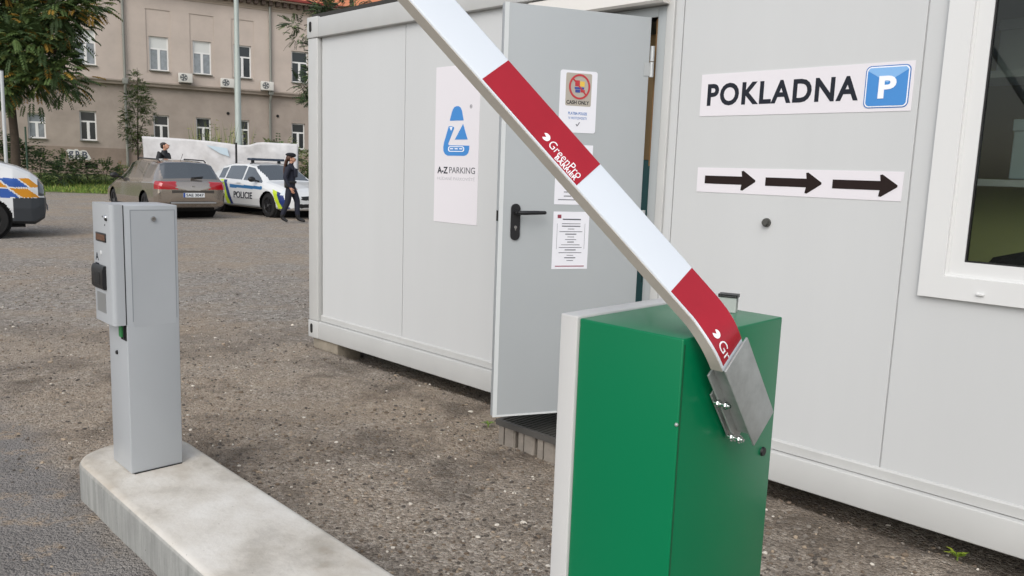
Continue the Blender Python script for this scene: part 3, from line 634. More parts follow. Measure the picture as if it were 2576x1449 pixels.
def bframe(t):
    """t along the arm, 0 at bP, + up the arm, - to the clamp : position, along, across, face normal"""
    t = float(t)
    if t >= -tb: p, u, v = bP + bu * t, bu, bv
    else:
        s_ = (-tb - t) / Lb
        if s_ <= 1:
            p = (1 - s_) ** 3 * Q0 + 3 * (1 - s_) ** 2 * s_ * Q1 + 3 * (1 - s_) * s_ * s_ * Q2 + s_ ** 3 * Q3
            u = -(3 * (1 - s_) ** 2 * (Q1 - Q0) + 6 * (1 - s_) * s_ * (Q2 - Q1) + 3 * s_ * s_ * (Q3 - Q2)).normalized(); v = bv.lerp(cv0, s_)
        else: p, u, v = Q3 - cu0 * (s_ - 1) * Lb, cu0, cv0
    v = (v - u * v.dot(u)).normalized(); b = u.cross(v)
    if b.x < 0: b = -b
    return p, u, v, b
TE = -tb - Lb
def sweep(mb, prof, ts, cap=True):
    n = len(prof); vs = []
    for t in ts:
        p, u, v, b = bframe(t); vs += [p + v * x + b * y for x, y in prof]
    fs = [(i * n + k, i * n + (k + 1) % n, (i + 1) * n + (k + 1) % n, (i + 1) * n + k) for i in range(len(ts) - 1) for k in range(n)]
    if cap: fs += [list(range(n))[::-1], [(len(ts) - 1) * n + k for k in range(n)]]
    return mb.add(vs, fs)
tsb = list(np.linspace(TE - .010, -tb, 22)) + [0, .235, .467, .702, .937, 1.4, 1.875, 2.4, 2.9]
mb = MB(); sweep(mb, rrect(-HW, HW, -HT, HT, .004, 4), tsb); boom = bpart(mb, 'arm', m_boomw, smooth=40)
mb = MB(); sweep(mb, [(-HW - .0012, -HT + .003), (-HW + .001, -HT + .003), (-HW + .001, HT - .003), (-HW - .0012, HT - .003)], tsb); mb.build('reflection_strip', mat('reflected_ground_beige', 'b6b0a5', .5, var=.06, vscale=12), boom)  # added strip, paints the ground's beige reflection on the arm's narrow underside
def face_strip(mb, t0, t1, w0, w1, lift, n=1):
    ts = np.linspace(t0, t1, n + 1); prof = [(w0, HT - .001), (w1, HT - .001), (w1, HT + lift), (w0, HT + lift)]; return sweep(mb, prof, ts)
for t0, t1, n in ((TE + .001, 0, 20), (.235, .467, 1), (.702, .937, 1), (1.17, 1.405, 1), (1.64, 1.875, 1), (2.11, 2.345, 1)):
    mb = MB(); face_strip(mb, t0, t1, -HW + .0028, HW - .0028, .0005, n); band = bpart(mb, 'red_band', m_boomr, boom)
    def bm_(p, t0=t0):
        q, u, v, b = bframe(p.x); return q + v * p.z + b * (HT + .0006 + p.y)
    if n == 1 and t0 < .5:
        mb = MB(); text(mb, 'GreenPro', t0 + .232 * .350, t0 + .232 * .028, -HW + .0125, -HW + .0290, 0, out=1, thick=.0004, bold=-.004, xmap=bm_)
        text(mb, 'BARRIER', t0 + .232 * .25, t0 + .232 * .035, -HW + .0045, -HW + .0125, 0, out=1, thick=.0004, bold=.02, xmap=bm_); mb.build('lettering', m_sw, band)
        mb = MB(); mb.add([bm_(Vector((t0 + .232 * .40 + .0075 * math.cos(R(a)), 0.0003, -HW + .0215 + .0075 * math.sin(R(a))))) for a in range(20, 310, 12)] + [bm_(Vector((t0 + .232 * .40, .0003, -HW + .0215)))], [list(range(26))]); mb.build('round_emblem', m_sw, band)
    if n > 1:
        mb = MB(); text(mb, 'Gr', TE + .027, TE + .001, -HW + .0115, -HW + .0305, 0, out=1, thick=.0004, bold=-.004, xmap=bm_); mb.build('lettering', m_sw, band)
        mb = MB(); mb.add([bm_(Vector((TE + .040 + .0075 * math.cos(R(a)), 0.0003, -HW + .0215 + .0075 * math.sin(R(a))))) for a in range(20, 310, 12)] + [bm_(Vector((TE + .040, .0003, -HW + .0215)))], [list(range(26))]); mb.build('round_emblem', m_sw, band)
# clamp : two plates, spacer channel and four bolts, in the plane of the cabinet's side
CT_ = Matrix(((0, 0, 1, 0), (.612, .79, 0, 0), (-.79, .612, 0, 0), (0, 0, 0, 1))); CT_.translation = Vector((0, 1.1835, 1.1535))   # local x down the clamp, y across, z = a
mb = MB(); mb.box(-.002, .196, -.0375, .0455, -.6475, -.6435, T=CT_, bev=.0012); clamp = bpart(mb, 'clamp_plate', m_steel)
mb = MB(); mb.box(.022, .204, -.036, .036, -.688, -.684, T=CT_, bev=.0012); bpart(mb, 'clamp_plate', m_steel)
mb = MB(); mb.box(.085, .210, -.030, .042, -.7055, -.7015, T=CT_, bev=.0012); bpart(mb, 'clamp_plate', m_steel)
mb = MB(); mb.box(.012, .190, -.020, -.017, -.6838, -.6477, T=CT_); mb.box(.012, .190, .020, .023, -.6838, -.6477, T=CT_); bpart(mb, 'spacer_channel', m_steel)
for x, y in ((.090, -.040), (.184, -.040), (.062, .047), (.158, .047)):
    mb = MB(); mb.tube([(x, y, -.692), (x, y, -.660)], .0032, 10, T=CT_)
    for z in (-.668, -.683): mb.tube([(x, y, z), (x, y, z + .0045)], .0056, 6, T=CT_); mb.tube([(x, y, z - .0012), (x, y, z)], .0078, 14, T=CT_)
    bpart(mb, 'bolt', mat('zinc_bolt', 'd5d8d8', .2, metal=1.))
mb = MB(); mb.tube([(.14, .0, -.711), (.14, .0, -.69)], .022, 20, T=CT_); bpart(mb, 'drive_shaft', m_steel)

# ------------------------------------------------------------------ old building across the yard, local x along the facade, -y towards the yard
BLD = (-24.712, 46.0); BRZ = R(30)
bld = thing('apartment_building', 'old taupe rendered two storey building with white windows and a tiled roof', 'building', (BLD[0], BLD[1], 0), BRZ)
def on_bld(s, z, y=0): return Matrix.Translation((BLD[0], BLD[1], 0)) @ Matrix.Rotation(BRZ, 4, 'Z') @ Vector((s, y, z))
m_up = mat('render_taupe', 'b8aca2', .9, var=.10, vscale=.55, bump=.08, bscale=9)
m_low = mat('render_taupe_shade_dirt', '9d9288', .9, var=.16, vscale=.7, bump=.1, bscale=7)  # darker render: dirt and the lower storey's shade both put into the colour
m_pli = mat('plinth_brown', '897b6f', .9, var=.18, vscale=.9, bump=.1, bscale=7)
m_win = mat('window_white', 'dcdcda', .45); m_pane = mat('dark_pane', '23282b', .06, spec=.6); m_pane2 = mat('curtained_pane', '83898d', .12, spec=.6, var=.25, vscale=2.5)
m_blind = mat('roller_blind', 'c9cbc8', .6); m_zinc = mat('zinc_pipe', '85867f', .5, metal=.2); m_paleb = mat('cornice_pale', 'a79a8c', .9, var=.1, vscale=1)
S0, S1, LY = -16, 24, .30
upw = [(-9.6, 1), (-7.2, 1), (-4.9, 1), (-.03, 2), (3.82, 3), (6.23, 3), (8.60, 1), (12.16, 1), (15, 1), (17.4, 1), (19.8, 1)]
low = [(-9.6, 0), (-7.2, 0), (-5, 0), (-2.61, 4), (-.04, 0), (3.86, 0), (6.26, 0), (8.57, 0), (12.12, 0), (15, 0), (17.4, 0), (19.8, 0)]
niche = [(3.15, 4.49), (5.55, 6.92), (7.95, 9.30)]
mb = MB(); xs = [S0, S1] + [v for s_, k in upw for v in (s_ - .525, s_ + .525)] + [v for q in niche for v in q]; zs = [5.9, 6.45, 6.66, 8.62, 10.15, 11.0]
def ud(x, z):
    if 6.66 < z < 8.62 and any(abs(x - s_) < .525 for s_, k in upw): return (.24, True)
    if 6.45 < z < 10.15 and any(q[0] < x < q[1] for q in niche): return (.045, False)
    return (0, False)
heightfield(mb, xs, zs, ud); mb.quad((S0, 0, 5.9), (S1, 0, 5.9), (S1, .6, 5.9), (S0, .6, 5.9))
mb.build('upper_wall', m_up, bld)
mb = MB(); xs = [S0, S1, -.30, .36] + [v for s_, k in low for v in (s_ - .43, s_ + .43)]; zs = [0, .77, 1.09, 2.0, 2.40, 3.3, 4.08, 5.9]
def ld(x, z):
    zt = 3.78 if x < -2 and x > -3.2 else 4.08
    if 2.40 < z < zt and any(abs(x - s_) < .43 for s_, k in low): return (LY + .24, True)
    return (LY, False)
zs += [3.78]; heightfield(mb, xs, [z for z in zs if z >= 2.0], ld); mb.build('lower_wall', m_low, bld)
mb = MB(); heightfield(mb, [S0, -.30, .36, S1], [-.5, .77, 1.09, 2.0], lambda x, z: (LY - .06 + .2, True) if -.3 < x < .36 and .77 < z < 1.09 else (LY - .06, False)); mb.quad((S0, LY - .06, 2.0), (S1, LY - .06, 2.0), (S1, LY + .02, 2.0), (S0, LY + .02, 2.0))
pli = mb.build('plinth', m_pli, bld)
mb = MB()
for k in range(6): mb.box(-.28 + k * .115, -.25 + k * .115, LY + .02, LY + .05, .77, 1.09)
mb.box(-.30, .36, LY + .13, LY + .139, .77, 1.09); mb.build('vent_grille', mat('grille_dark', '2f2a26', .8), pli)
mb = MB(); mb.prism([(-.13, 5.98), (-.13, 5.90), (-.09, 5.86), (-.03, 5.80), (.0, 5.72), (LY - .001, 5.70), (LY - .001, 5.899), (-.001, 5.899), (-.001, 6.0)], S0, S1, 'yz'); mb.build('string_course', m_low, bld)
mb = MB(); mb.box(S0, S1, -.05, .3, 10.88, 11.0); mb.box(S0, S1, -.09, .3, 11.0, 11.12); mb.box(S0, S1, -.12, .3, 11.12, 11.42); mb.box(S0, S1, -.62, .3, 11.42, 11.54); mb.build('cornice', m_paleb, bld)
mb = MB()
for k in range(90): x = S0 + .2 + k * .44; mb.box(x, x + .21, -.50, -.1205, 11.15, 11.415)
mb.build('bracket', mat('dentil_brown', '4b4038', .9), bld); 
mb = MB(); mb.box(S0, S1, -.78, -.62, 11.50, 11.66, bev=.03); mb.build('gutter', mat('gutter_red', '7b2a22', .5), bld)
mb = MB(); mb.quad((S0, -.72, 11.62), (S1, -.72, 11.62), (S1, 5.2, 15.6), (S0, 5.2, 15.6)); mb.quad((S0, 11, 11.6), (S1, 11, 11.6), (S1, 5.2, 15.6), (S0, 5.2, 15.6)); mb.build('roof', mat('roof_tile', 'c07a56', .8, var=.15, vscale=4, bump=.4, bscale=6), bld)
mb = MB(); mb.box(S0, S1, 10.9, 11, 0, 11.5); mb.box(S0, S0 + .1, .01, 10.9, 0, 11.5); mb.box(S1 - .1, S1, .01, 10.9, 0, 11.5); mb.box(S0 + .1, S1 - .1, .66, .70, 0, 11.5); mb.build('rear_wall', m_low, bld)
def bwin(s_, z0, z1, y, w2, kind):
    fr = MB(); frame_ring(fr, s_ - w2, s_ + w2, z0, z1, .075, y - .03, y + .03)
    zt = z0 + (z1 - z0) * .64
    fr.box(s_ - w2 + .075, s_ + w2 - .075, y - .03, y + .03, zt - .04, zt + .05); fr.box(s_ - .06, s_ + .06, y - .035, y + .03, z0 + .075, zt - .04)
    for sg_ in (-1, 1): fr.box(*sorted((s_ + sg_ * .075, s_ + sg_ * .06)), y - .02, y + .02, z0 + .075, zt - .04)
    f = fr.build('window', m_win, bld)
    MB().box(s_ - w2 - .04, s_ + w2 + .04, y - .32, y - .035, z0 - .045, z0 - .002).build('window_sill', m_zinc, f)
    pm = {0: m_pane, 1: m_pane, 2: m_pane2, 3: m_pane2, 4: m_pane2}[kind]
    if kind == 4: MB().box(s_ - w2 + .075, s_ + w2 - .075, y - .005, y + .005, zt + .05, z1 - .075).build('blind', m_pane2, f)
    for a, b, c, d in ((s_ - w2 + .075, s_ - .06, z0 + .075, zt - .04), (s_ + .06, s_ + w2 - .075, z0 + .075, zt - .04), (s_ - w2 + .075, s_ + w2 - .075, zt + .05, z1 - .075)):
        if c > zt and kind in (2, 3): MB().box(a, b, y - .008, y + .003, c, d).build('blind', m_blind, f)
        elif not (kind == 4 and c > zt): MB().box(a, b, y - .005, y + .005, c, d).build('pane', pm, f)
for s_, k in upw: bwin(s_, 6.66, 8.62, .17, .525, k)
for s_, k in low: bwin(s_, 2.40, 3.78 if s_ == -2.61 else 4.08, LY + .17, .43, k)
for sx, z0 in ((1.94, .5), (10.27, .5)):
    mb = MB(); mb.tube([(sx, -.16, 11.35), (sx, -.16, 6.1), (sx, -.16, 5.95)], .08, 10); mb.tube([(sx, -.16, 5.95), (sx, -.19, 5.7), (sx, .05, 5.4), (sx, .10, 5.2), (sx, .10, z0)], .08, 10)
    mb.box(sx - .15, sx + .15, -.31, -.12, 5.72, 6.05, bev=.03)
    for z in (8.5, 10.2, 4.2, 2.6): mb.tube([(sx, -.16 if z > 6 else .10, z - .03), (sx, -.16 if z > 6 else .10, z + .03)], .095, 10)
    mb.build('downpipe', m_zinc, bld, smooth=50)
for s_, z in ((7.72, 4.44), (10.78, 4.47)):
    mb = MB(); mb.tube([(s_, LY + .01, z), (s_, LY - .05, z)], .09, 12); mb.build('wall_vent', m_dark, bld)
gf = thing('graffiti', 'white bubble letter graffiti sprayed on the brown plinth of the old building', 'graffiti', on_bld(-1.22, 1.25, LY - .061), BRZ)
mb = MB(); mb.prism([(0, .50), (.08, .60), (.40, .57), (.44, .62), (.58, .62), (.66, .52), (.86, .58), (1.02, .55), (1.22, .18), (1.26, .06), (1.15, .0), (.86, .06), (.74, .0), (.44, .06), (.16, .02), (.10, .16), (.08, .32)], -.006, 0, 'xz'); mb.build('spray_fill', mat('spray_white', 'c9c9c4', .8), gf)
mb = MB(); text(mb, 'g', .10, .36, .10, .50, -.006, bold=.03, thick=.004); text(mb, 'R', .46, .72, .09, .52, -.006, bold=.03, thick=.004); text(mb, 'B', .80, 1.08, .10, .50, -.006, bold=.03, thick=.004); mb.build('lettering', mat('spray_dark', '4a4f5c', .8), gf)
m_ac = mat('ac_white', 'cfcdc6', .5)
for k, (s_, z, lb) in enumerate(((5.20, 6.06, 'white air conditioner under the building facade, leftmost of the three'), (7.60, 5.96, 'white air conditioner on the facade left of the street lamp, middle of three'), (10.0, 5.98, 'white air conditioner on the facade right of the street lamp'))):
    ac = thing('air_conditioner', lb, 'air conditioner', on_bld(s_, z, -.17), BRZ, 'air conditioners on the facade')
    MB().box(-.39, .39, -.30, 0, 0, .54, bev=.02).build('casing', m_ac, ac, smooth=40)
    mb = MB(); mb.tube([(-.10, -.305, .28), (-.10, -.295, .28)], .21, 24); g_ = mb.build('fan_grille', mat('ac_grille', '55585a', .6), ac)
    mb = MB()
    for q in range(5): t = R(72 * q); mb.prism([(-.10 + .04 * math.cos(t), .28 + .04 * math.sin(t)), (-.10 + .19 * math.cos(t - .3), .28 + .19 * math.sin(t - .3)), (-.10 + .19 * math.cos(t + .3), .28 + .19 * math.sin(t + .3))], -.309, -.304, 'xz')
    mb.build('fan', mat('ac_fan', 'b3b3ae', .5), g_)
    mb = MB(); mb.box(-.34, -.30, -.29, .17, -.04, 0); mb.box(.30, .34, -.29, .17, -.04, 0); mb.box(-.34, .34, .12, .16, -.038, -.002); mb.build('wall_bracket', m_zinc, ac)

# ------------------------------------------------------------------ vegetation
def leaf_mat(name, c, tr=.25):
    m = mat(name, c, .6, spec=.3); b = m.node_tree.nodes['Principled BSDF']
    b.inputs['Subsurface Weight'].default_value = 0; b.inputs['Transmission Weight'].default_value = 0; return m
L_dark = leaf_mat('leaf_dark', '3f5230'); L_mid = leaf_mat('leaf_mid', '556a3a'); L_lite = leaf_mat('leaf_light', '6a7440'); L_yel = leaf_mat('leaf_yellow', '9a7a34'); L_pine = leaf_mat('leaf_conifer', '33442f'); L_grass = leaf_mat('grass_green', '6a8438'); L_grass2 = leaf_mat('grass_pale', '93994f')
m_bark = mat('bark', '4a4036', .95, var=.25, vscale=6, bump=.6, bscale=20)
def frond(mb, p, d, L, pairs, lw, mi, rg, droop=.55):
    d = d.normalized(); side = d.cross(Vector((0, 0, 1))); 
    if side.length < .05: side = Vector((1, 0, 0))
    side.normalize(); pts = []; q = p.copy(); dd = d.copy()
    for k in range(pairs + 1): pts.append(q.copy()); q = q + dd * (L / pairs); dd = (dd + Vector((0, 0, -droop / pairs * 1.6))).normalized()
    for k in range(1, pairs + 1):
        c = pts[k]; ax = (pts[k] - pts[k - 1]).normalized(); ll = lw * (1 - .35 * abs(k / pairs - .45))
        for s_ in (-1, 1):
            t = (side * s_ + ax * .45 + Vector((0, 0, -.35 - rg.random() * .3))).normalized(); wv = ax * (ll * .26); tip = c + t * ll; mid = c + t * ll * .45
            mb.add([c, mid + wv, tip, mid - wv], [(0, 1, 2, 3)], mi)
def tree(name, label, cat, loc, trunk, limbs, blobs, nf, L, pairs, lw, mats, wts, seed, group=None, droop=.55, inner=.45):
    rg = random.Random(seed); t = thing(name, label, cat, loc, 0, group)
    mb = MB(); mb.tube([Vector(p[:3]) for p in trunk], [p[3] for p in trunk], 12); mb.build('trunk', m_bark, t, smooth=60)
    for lm in limbs: mb = MB(); mb.tube([Vector(p[:3]) for p in lm], [p[3] for p in lm], 7); mb.build('limb', m_bark, t, smooth=60)
    mb = MB(); tot = sum(b[3] ** 2 for b in blobs)
    for b in blobs:
        c = Vector(b[:3]); n = int(nf * b[3] ** 2 / tot)
        subs = [c + Vector((rg.gauss(0, .5), rg.gauss(0, .5), rg.gauss(0, .42))) * b[3] for _ in range(max(3, int(b[3] * 7)))]
        for _ in range(n):
            sc = rg.choice(subs); d = Vector((rg.gauss(0, 1), rg.gauss(0, 1), rg.gauss(.15, .8))).normalized(); r = b[3] * inner * rg.random() ** .5
            p = sc + d * r; frond(mb, p, (p - c).normalized() * .6 + d + Vector((0, 0, .1)), L * rg.uniform(.7, 1.2), pairs, lw * rg.uniform(.8, 1.2), rg.choices(range(len(mats)), wts)[0], rg, droop)
    mb.build('crown', mats, t); return t
# large tree on the left
tree('broadleaf_tree', 'large dark green tree with drooping pinnate leaves and some orange ones', 'tree', (-20.9, 33, gz(-20.9, 33)),
     [(0, 0, 0, .20), (.05, 0, 2, .16), (-.05, 0, 4, .15), (.1, 0, 6, .13), (.2, .1, 8.5, .10), (.1, 0, 11, .04)],
     [[(0, 0, 3.6, .12), (1.3, -.6, 4.8, .07), (2.6, -1, 5.6, .03)], [(.05, 0, 4.6, .11), (-1.4, .5, 6, .06), (-2.6, .7, 6.6, .03)], [(.1, 0, 6, .10), (1.6, .4, 7.2, .06), (3.1, .6, 8, .03)], [(0, 0, 3, .09), (.4, -1.2, 4, .05), (.7, -2, 4.3, .03)], [(.1, 0, 7, .09), (-1.2, -.8, 8.5, .05), (-1.8, -1.2, 9.3, .02)]],
     [(0, 0, 8.6, 2.3), (2.0, -.5, 7.3, 1.55), (-1.8, .3, 7.0, 1.9), (.9, -.9, 5.5, 1.5), (2.3, -.6, 4.9, 1.05), (-1.2, -.6, 4.8, 1.5), (1.7, -1.0, 4.3, .75), (.3, -1.2, 4.4, .9), (3.0, 0, 7.6, .8), (-2.9, 0, 5.6, 1.4), (.4, 0, 10.3, 1.5)],
     5600, .55, 6, .20, [L_dark, L_mid, L_lite, L_yel], [50, 32, 10, 8], 11, droop=.4, inner=.7)
# narrow young tree by the downpipe
tree('young_tree', 'slim young tree with small sparse leaves beside the left downpipe', 'tree', (-19.1, 40, gz(-19, 40)),
     [(0, 0, 0, .05), (.02, 0, 2, .035), (.1, 0, 4, .02), (.12, 0, 5.6, .008)], [[(.02, 0, 1.5, .02), (-.4, 0, 2.6, .01)], [(.03, 0, 2.2, .02), (.45, 0, 3.2, .01)], [(.06, 0, 3, .015), (-.3, .1, 4, .008)]],
     [(.1, 0, 4.9, .36), (-.1, 0, 3.9, .55), (.25, 0, 3.3, .55), (-.15, 0, 2.6, .6), (.2, 0, 1.8, .55), (.3, 0, 4.2, .4)], 1100, .20, 3, .10, [L_mid, L_dark, L_lite], [40, 30, 30], 21, inner=.6)
# tree partly hidden by the container
tree('conifer_tree', 'dark tree with layered branches reaching out from behind the container', 'tree', (-7.6, 36, gz(-7, 36)),
     [(0, 0, 0, .25), (0, 0, 4, .18), (.1, 0, 8, .1), (.1, 0, 11, .03)], [[(0, 0, 7.3, .06), (-1.0, -.3, 7.5, .04), (-1.9, -.4, 7.3, .02)], [(0, 0, 4.6, .07), (-1.1, -.3, 4.9, .045), (-2.0, -.4, 4.6, .02)], [(0, 0, 6, .05), (-.9, -.2, 6.2, .02)]],
     [(-1.9, -.4, 7.2, .62), (-1.2, -.3, 7.6, .7), (-1.3, -.3, 6.3, .42), (-2.1, -.4, 4.7, .6), (-1.3, -.3, 5.0, .8), (.2, 0, 8, 1.4), (.3, 0, 5.6, 1.5), (-.6, 0, 6.6, .7), (-1.5, -.2, 4.2, .55)], 1100, .42, 6, .13, [L_pine, L_dark, L_mid], [55, 30, 15], 33, droop=.35, inner=.5)
def bush(label, loc, blobs, nf, L, lw, mats, wts, seed, cat='bush', name='bush', group=None):
    rg = random.Random(seed); t = thing(name, label, cat, loc, 0, group); mb = MB()
    for b in blobs:
        for _ in range(max(3, int(b[3] * 6))): p = Vector((b[0] + rg.gauss(0, .25) * b[3], b[1] + rg.gauss(0, .2) * b[3], b[2] + b[3] * rg.uniform(.1, .7))); mb.tube([(b[0] * .5, b[1] * .5, -.02), (b[0] * .8, b[1] * .8, b[2] * .5), p], [.016, .012, .005], 5)
    mb.build('stem', m_bark, t); mb = MB(); tot = sum(b[3] ** 2 for b in blobs)
    for b in blobs:
        for _ in range(int(nf * b[3] ** 2 / tot)):
            d = Vector((rg.gauss(0, 1), rg.gauss(0, 1), rg.gauss(.1, .8))).normalized(); p = Vector(b[:3]) + d * b[3] * rg.random() ** .45; p.z = max(.03, p.z)
            frond(mb, p, d + Vector((0, 0, .3)), L * rg.uniform(.7, 1.2), 3, lw, rg.choices(range(len(mats)), wts)[0], rg)
    mb.build('foliage', mats, t); return t
bush('dense dark green bush at the foot of the large tree', (-20.3, 34.2, gz(0, 34.2)), [(-1.6, 0, 1.0, 1.0), (-.3, 0, .7, .8), (.6, .1, .55, .6), (-2.6, 0, 1.3, 1.1), (-1.1, .1, 1.5, .6)], 800, .3, .15, [L_dark, L_mid, L_pine], [50, 25, 25], 41, group='bushes below the building')
bush('low dark green bush left of the basement grille', (-18.9, 36.2, gz(0, 36.2)), [(-.9, 0, .5, .65), (.1, 0, .45, .6), (1.0, .1, .35, .5), (-1.6, 0, .7, .7), (1.7, 0, .25, .4)], 600, .28, .14, [L_dark, L_mid, L_lite], [50, 35, 15], 42, group='bushes below the building')
bush('green bush at the right end of the white tarpaulin fence', (-7.2, 30.4, 0), [(-.6, 0, .8, .7), (.2, 0, 1.0, .8), (.5, 0, .5, .7), (-.9, 0, .35, .5)], 600, .25, .12, [L_mid, L_dark, L_lite], [40, 35, 25], 43, group='bushes behind the tarpaulin fence')
bush('bush showing above the tarpaulin fence right of the street lamp', (-9.0, 29.9, 0), [(0, 0, 1.6, .8), (.7, 0, 1.4, .7), (-.5, 0, 1.3, .7)], 520, .28, .12, [L_mid, L_lite, L_dark], [40, 35, 25], 44, group='bushes behind the tarpaulin fence')
def weeds(label, loc, n, H, spread, seed, mats, group=None):
    rg = random.Random(seed); t = thing('tall_weeds', label, 'weeds', loc, 0, group); mb = MB()
    for _ in range(n):
        x, y = rg.gauss(0, spread), rg.gauss(0, spread * .4); h = H * rg.uniform(.55, 1.05); lx, ly = rg.gauss(0, .12) * h, rg.gauss(0, .12) * h; wv = .018; a = rg.uniform(0, 3.1); c_, s_ = math.cos(a) * wv, math.sin(a) * wv
        mb.add([(x - c_, y - s_, 0), (x + c_, y + s_, 0), (x + lx * .5 + c_, y + ly * .5 + s_, h * .6), (x + lx * .5 - c_, y + ly * .5 - s_, h * .6), (x + lx * 1.4, y + ly * 1.4, h)], [(0, 1, 2, 3), (3, 2, 4)], rg.randrange(len(mats)))
        for q in range(3):
            z = h * rg.uniform(.35, .95); f_ = z / h; frond(mb, Vector((x + lx * f_, y + ly * f_, z)), Vector((rg.gauss(0, 1), rg.gauss(0, 1), .5)), .16, 2, .09, rg.randrange(len(mats)), rg)
    mb.build('stems', mats, t)
weeds('tall thin weeds above the tarpaulin fence left of the street lamp', (-10.9, 29.2, 0), 150, 2.95, .5, 51, [L_lite, L_mid, L_grass2], 'weeds behind the tarpaulin fence')
weeds('dry weeds at the base of the left downpipe', (-18.9, 38.6, gz(0, 38.6)), 40, 1.1, .5, 52, [L_lite, L_yel, L_mid])
# little plants near the container
def weed_plant(label, loc, n, L, seed, mi):
    rg = random.Random(seed); t = thing('weed_plant', label, 'weed', loc, 0, 'small weeds by the container'); mb = MB()
    for k in range(n):
        a = 2.4 * k; d = Vector((math.cos(a), math.sin(a), rg.uniform(.25, .9))).normalized(); s_ = d.cross(Vector((0, 0, 1))).normalized() * L * .14; l = L * rg.uniform(.7, 1.15); p = Vector((0, 0, .012 + .004 * (k % 3)))
        m1 = p + d * l * .5 + Vector((0, 0, l * .08)); e1 = p + d * l - Vector((0, 0, l * .15)); mb.add([p, m1 - s_, e1, m1 + s_], [(0, 1, 2, 3)], k % 2)
    mb.build('leaves', mi, t); MB().tube([(0, 0, -.02), (0, 0, .03)], .003, 6).build('stem', mi[0], t)
Lg1, Lg2 = leaf_mat('weed_green', '6f8a2c'), leaf_mat('weed_yellow_green', '93a03a')
weed_plant('small yellow green weed on the gravel below the container at lower right', (1.813, 2.942, hz(1.813, 2.942)), 11, .055, 5, [Lg1, Lg2])
weed_plant('tiny weed on the gravel beside the free edge of the open door', (-.11, 4.33, hz(-.1, 4.33)), 9, .05, 6, [Lg1, L_mid])
# lawn bank: uncountable blades over a soil sheet
mb = MB(); rg = random.Random(9)
for _ in range(15000):
    y = 31.6 + 7.5 * rg.random(); x = rg.uniform(-27, -11.5); h = rg.uniform(.05, .16) * (1.5 if rg.random() < .1 else 1); a = rg.uniform(0, 3.14); c_, s_ = math.cos(a) * .03, math.sin(a) * .03; z = gz(x, y) - .005
    mb.add([(x - c_, y - s_, z), (x + c_, y + s_, z), (x + rg.gauss(0, .05), y + rg.gauss(0, .05), z + h)], [(0, 1, 2)], rg.choices((0, 1, 2), (60, 25, 15))[0])
tag(mb.build('grass', [L_grass, L_grass2, L_mid]), 'strip of green lawn between the gravel yard and the old building', 'grass', kind='stuff')
mb = MB(); mb.v = [Vector((x, y, gz(x, y) + .008)) for y in (31.45, 34, 36.5, 39.2, 44, 45.5) for x in (-45, -28, -20, -10)]; mb.f = [(j * 4 + i, j * 4 + i + 1, j * 4 + i + 5, j * 4 + i + 4) for j in range(5) for i in range(3)]; mb.mi = [0] * 15
tag(mb.build('lawn', mat('lawn_soil', '5c6a35', .95, var=.3, vscale=3)), kind='structure')

# ------------------------------------------------------------------ street furniture behind the cars
lp = thing('street_lamp', 'tall pale grey green street lamp post behind the white tarpaulin fence', 'street lamp', (-10.15, 29, 0))
mb = MB(); mb.tube([(0, 0, -.2), (0, 0, 1.2), (0, 0, 1.25), (0, 0, 5.2), (0, 0, 5.25), (0, 0, 9.6)], [.135, .135, .115, .105, .088, .075], 16); mb.build('pole', mat('lamp_grey_green', '9fa8a2', .5, metal=.1, var=.06, vscale=2), lp, smooth=40)
mb = MB(); mb.tube([(0, 0, 9.4), (0, -.1, 9.9), (0, -.6, 10.2), (0, -1.3, 10.3)], .04, 10); mb.build('arm', MATS['lamp_grey_green'], lp, smooth=50)
mb = MB(); mb.box(-.14, .14, -1.9, -1.25, 10.25, 10.36, bev=.04); mb.build('lamp_head', MATS['lamp_grey_green'], lp, smooth=50)
MB().box(-.05, .05, -.140, -.12, .5, .95, bev=.004).build('service_door', MATS['lamp_grey_green'], lp)
pp = thing('signpost', 'thin pale grey post leaning slightly at the left edge beside the tree', 'post', (-15.48, 24, 0))
mb = MB(); mb.tube([(0, 0, -.2), (.03, 0, 3.9)], .05, 12); mb.build('pole', mat('post_grey', 'b9bdbd', .45, metal=.2), pp, smooth=50); MB().tube([(.03, 0, 3.9), (.03, 0, 3.93)], .054, 12).build('cap', m_black, pp)
gp = thing('fence_post', 'thin dark green post standing on the lawn in front of the building', 'post', (-18.54, 30, 0))
mb = MB(); mb.tube([(0, 0, -.2), (0, 0, 2.45)], .032, 10); mb.build('pole', mat('post_green', '27402f', .5), gp, smooth=50); MB().tube([(0, 0, 2.45), (0, 0, 2.49)], .038, 10).build('cap', MATS['post_green'], gp)
fz = thing('tarpaulin_fence', 'white tarpaulin hung on a site fence behind the parked cars', 'fence', (-12.9, 27.5, 0))
W_, n1, n2 = 5.32, 90, 26
tx = [0, .8, 1.6, 2.3, 3.0, 3.2, 3.45, 3.7, 3.95, 4.15, 5.32]; tz = [2.215, 2.20, 2.17, 2.13, 2.07, 2.04, 2.03, 2.05, 2.13, 2.15, 2.135]
mb = MB()
for j in range(n2 + 1):
    for i in range(n1 + 1):
        x = W_ * i / n1; f_ = j / n2; zt = float(np.interp(x, tx, tz)); z = .06 + (zt - .06) * f_
        yv = .10 * noise.fractal(Vector((x * 1.1 + f_ * .7, f_ * 1.6, 2)), 1, 2, 5) + .05 * math.sin(3 * x + 4 * f_) * f_ + .06 * math.exp(-((x - 3.0 + (f_ - .5) * 1.4) / .18) ** 2)
        mb.v.append(Vector((x, yv - .06, z)))
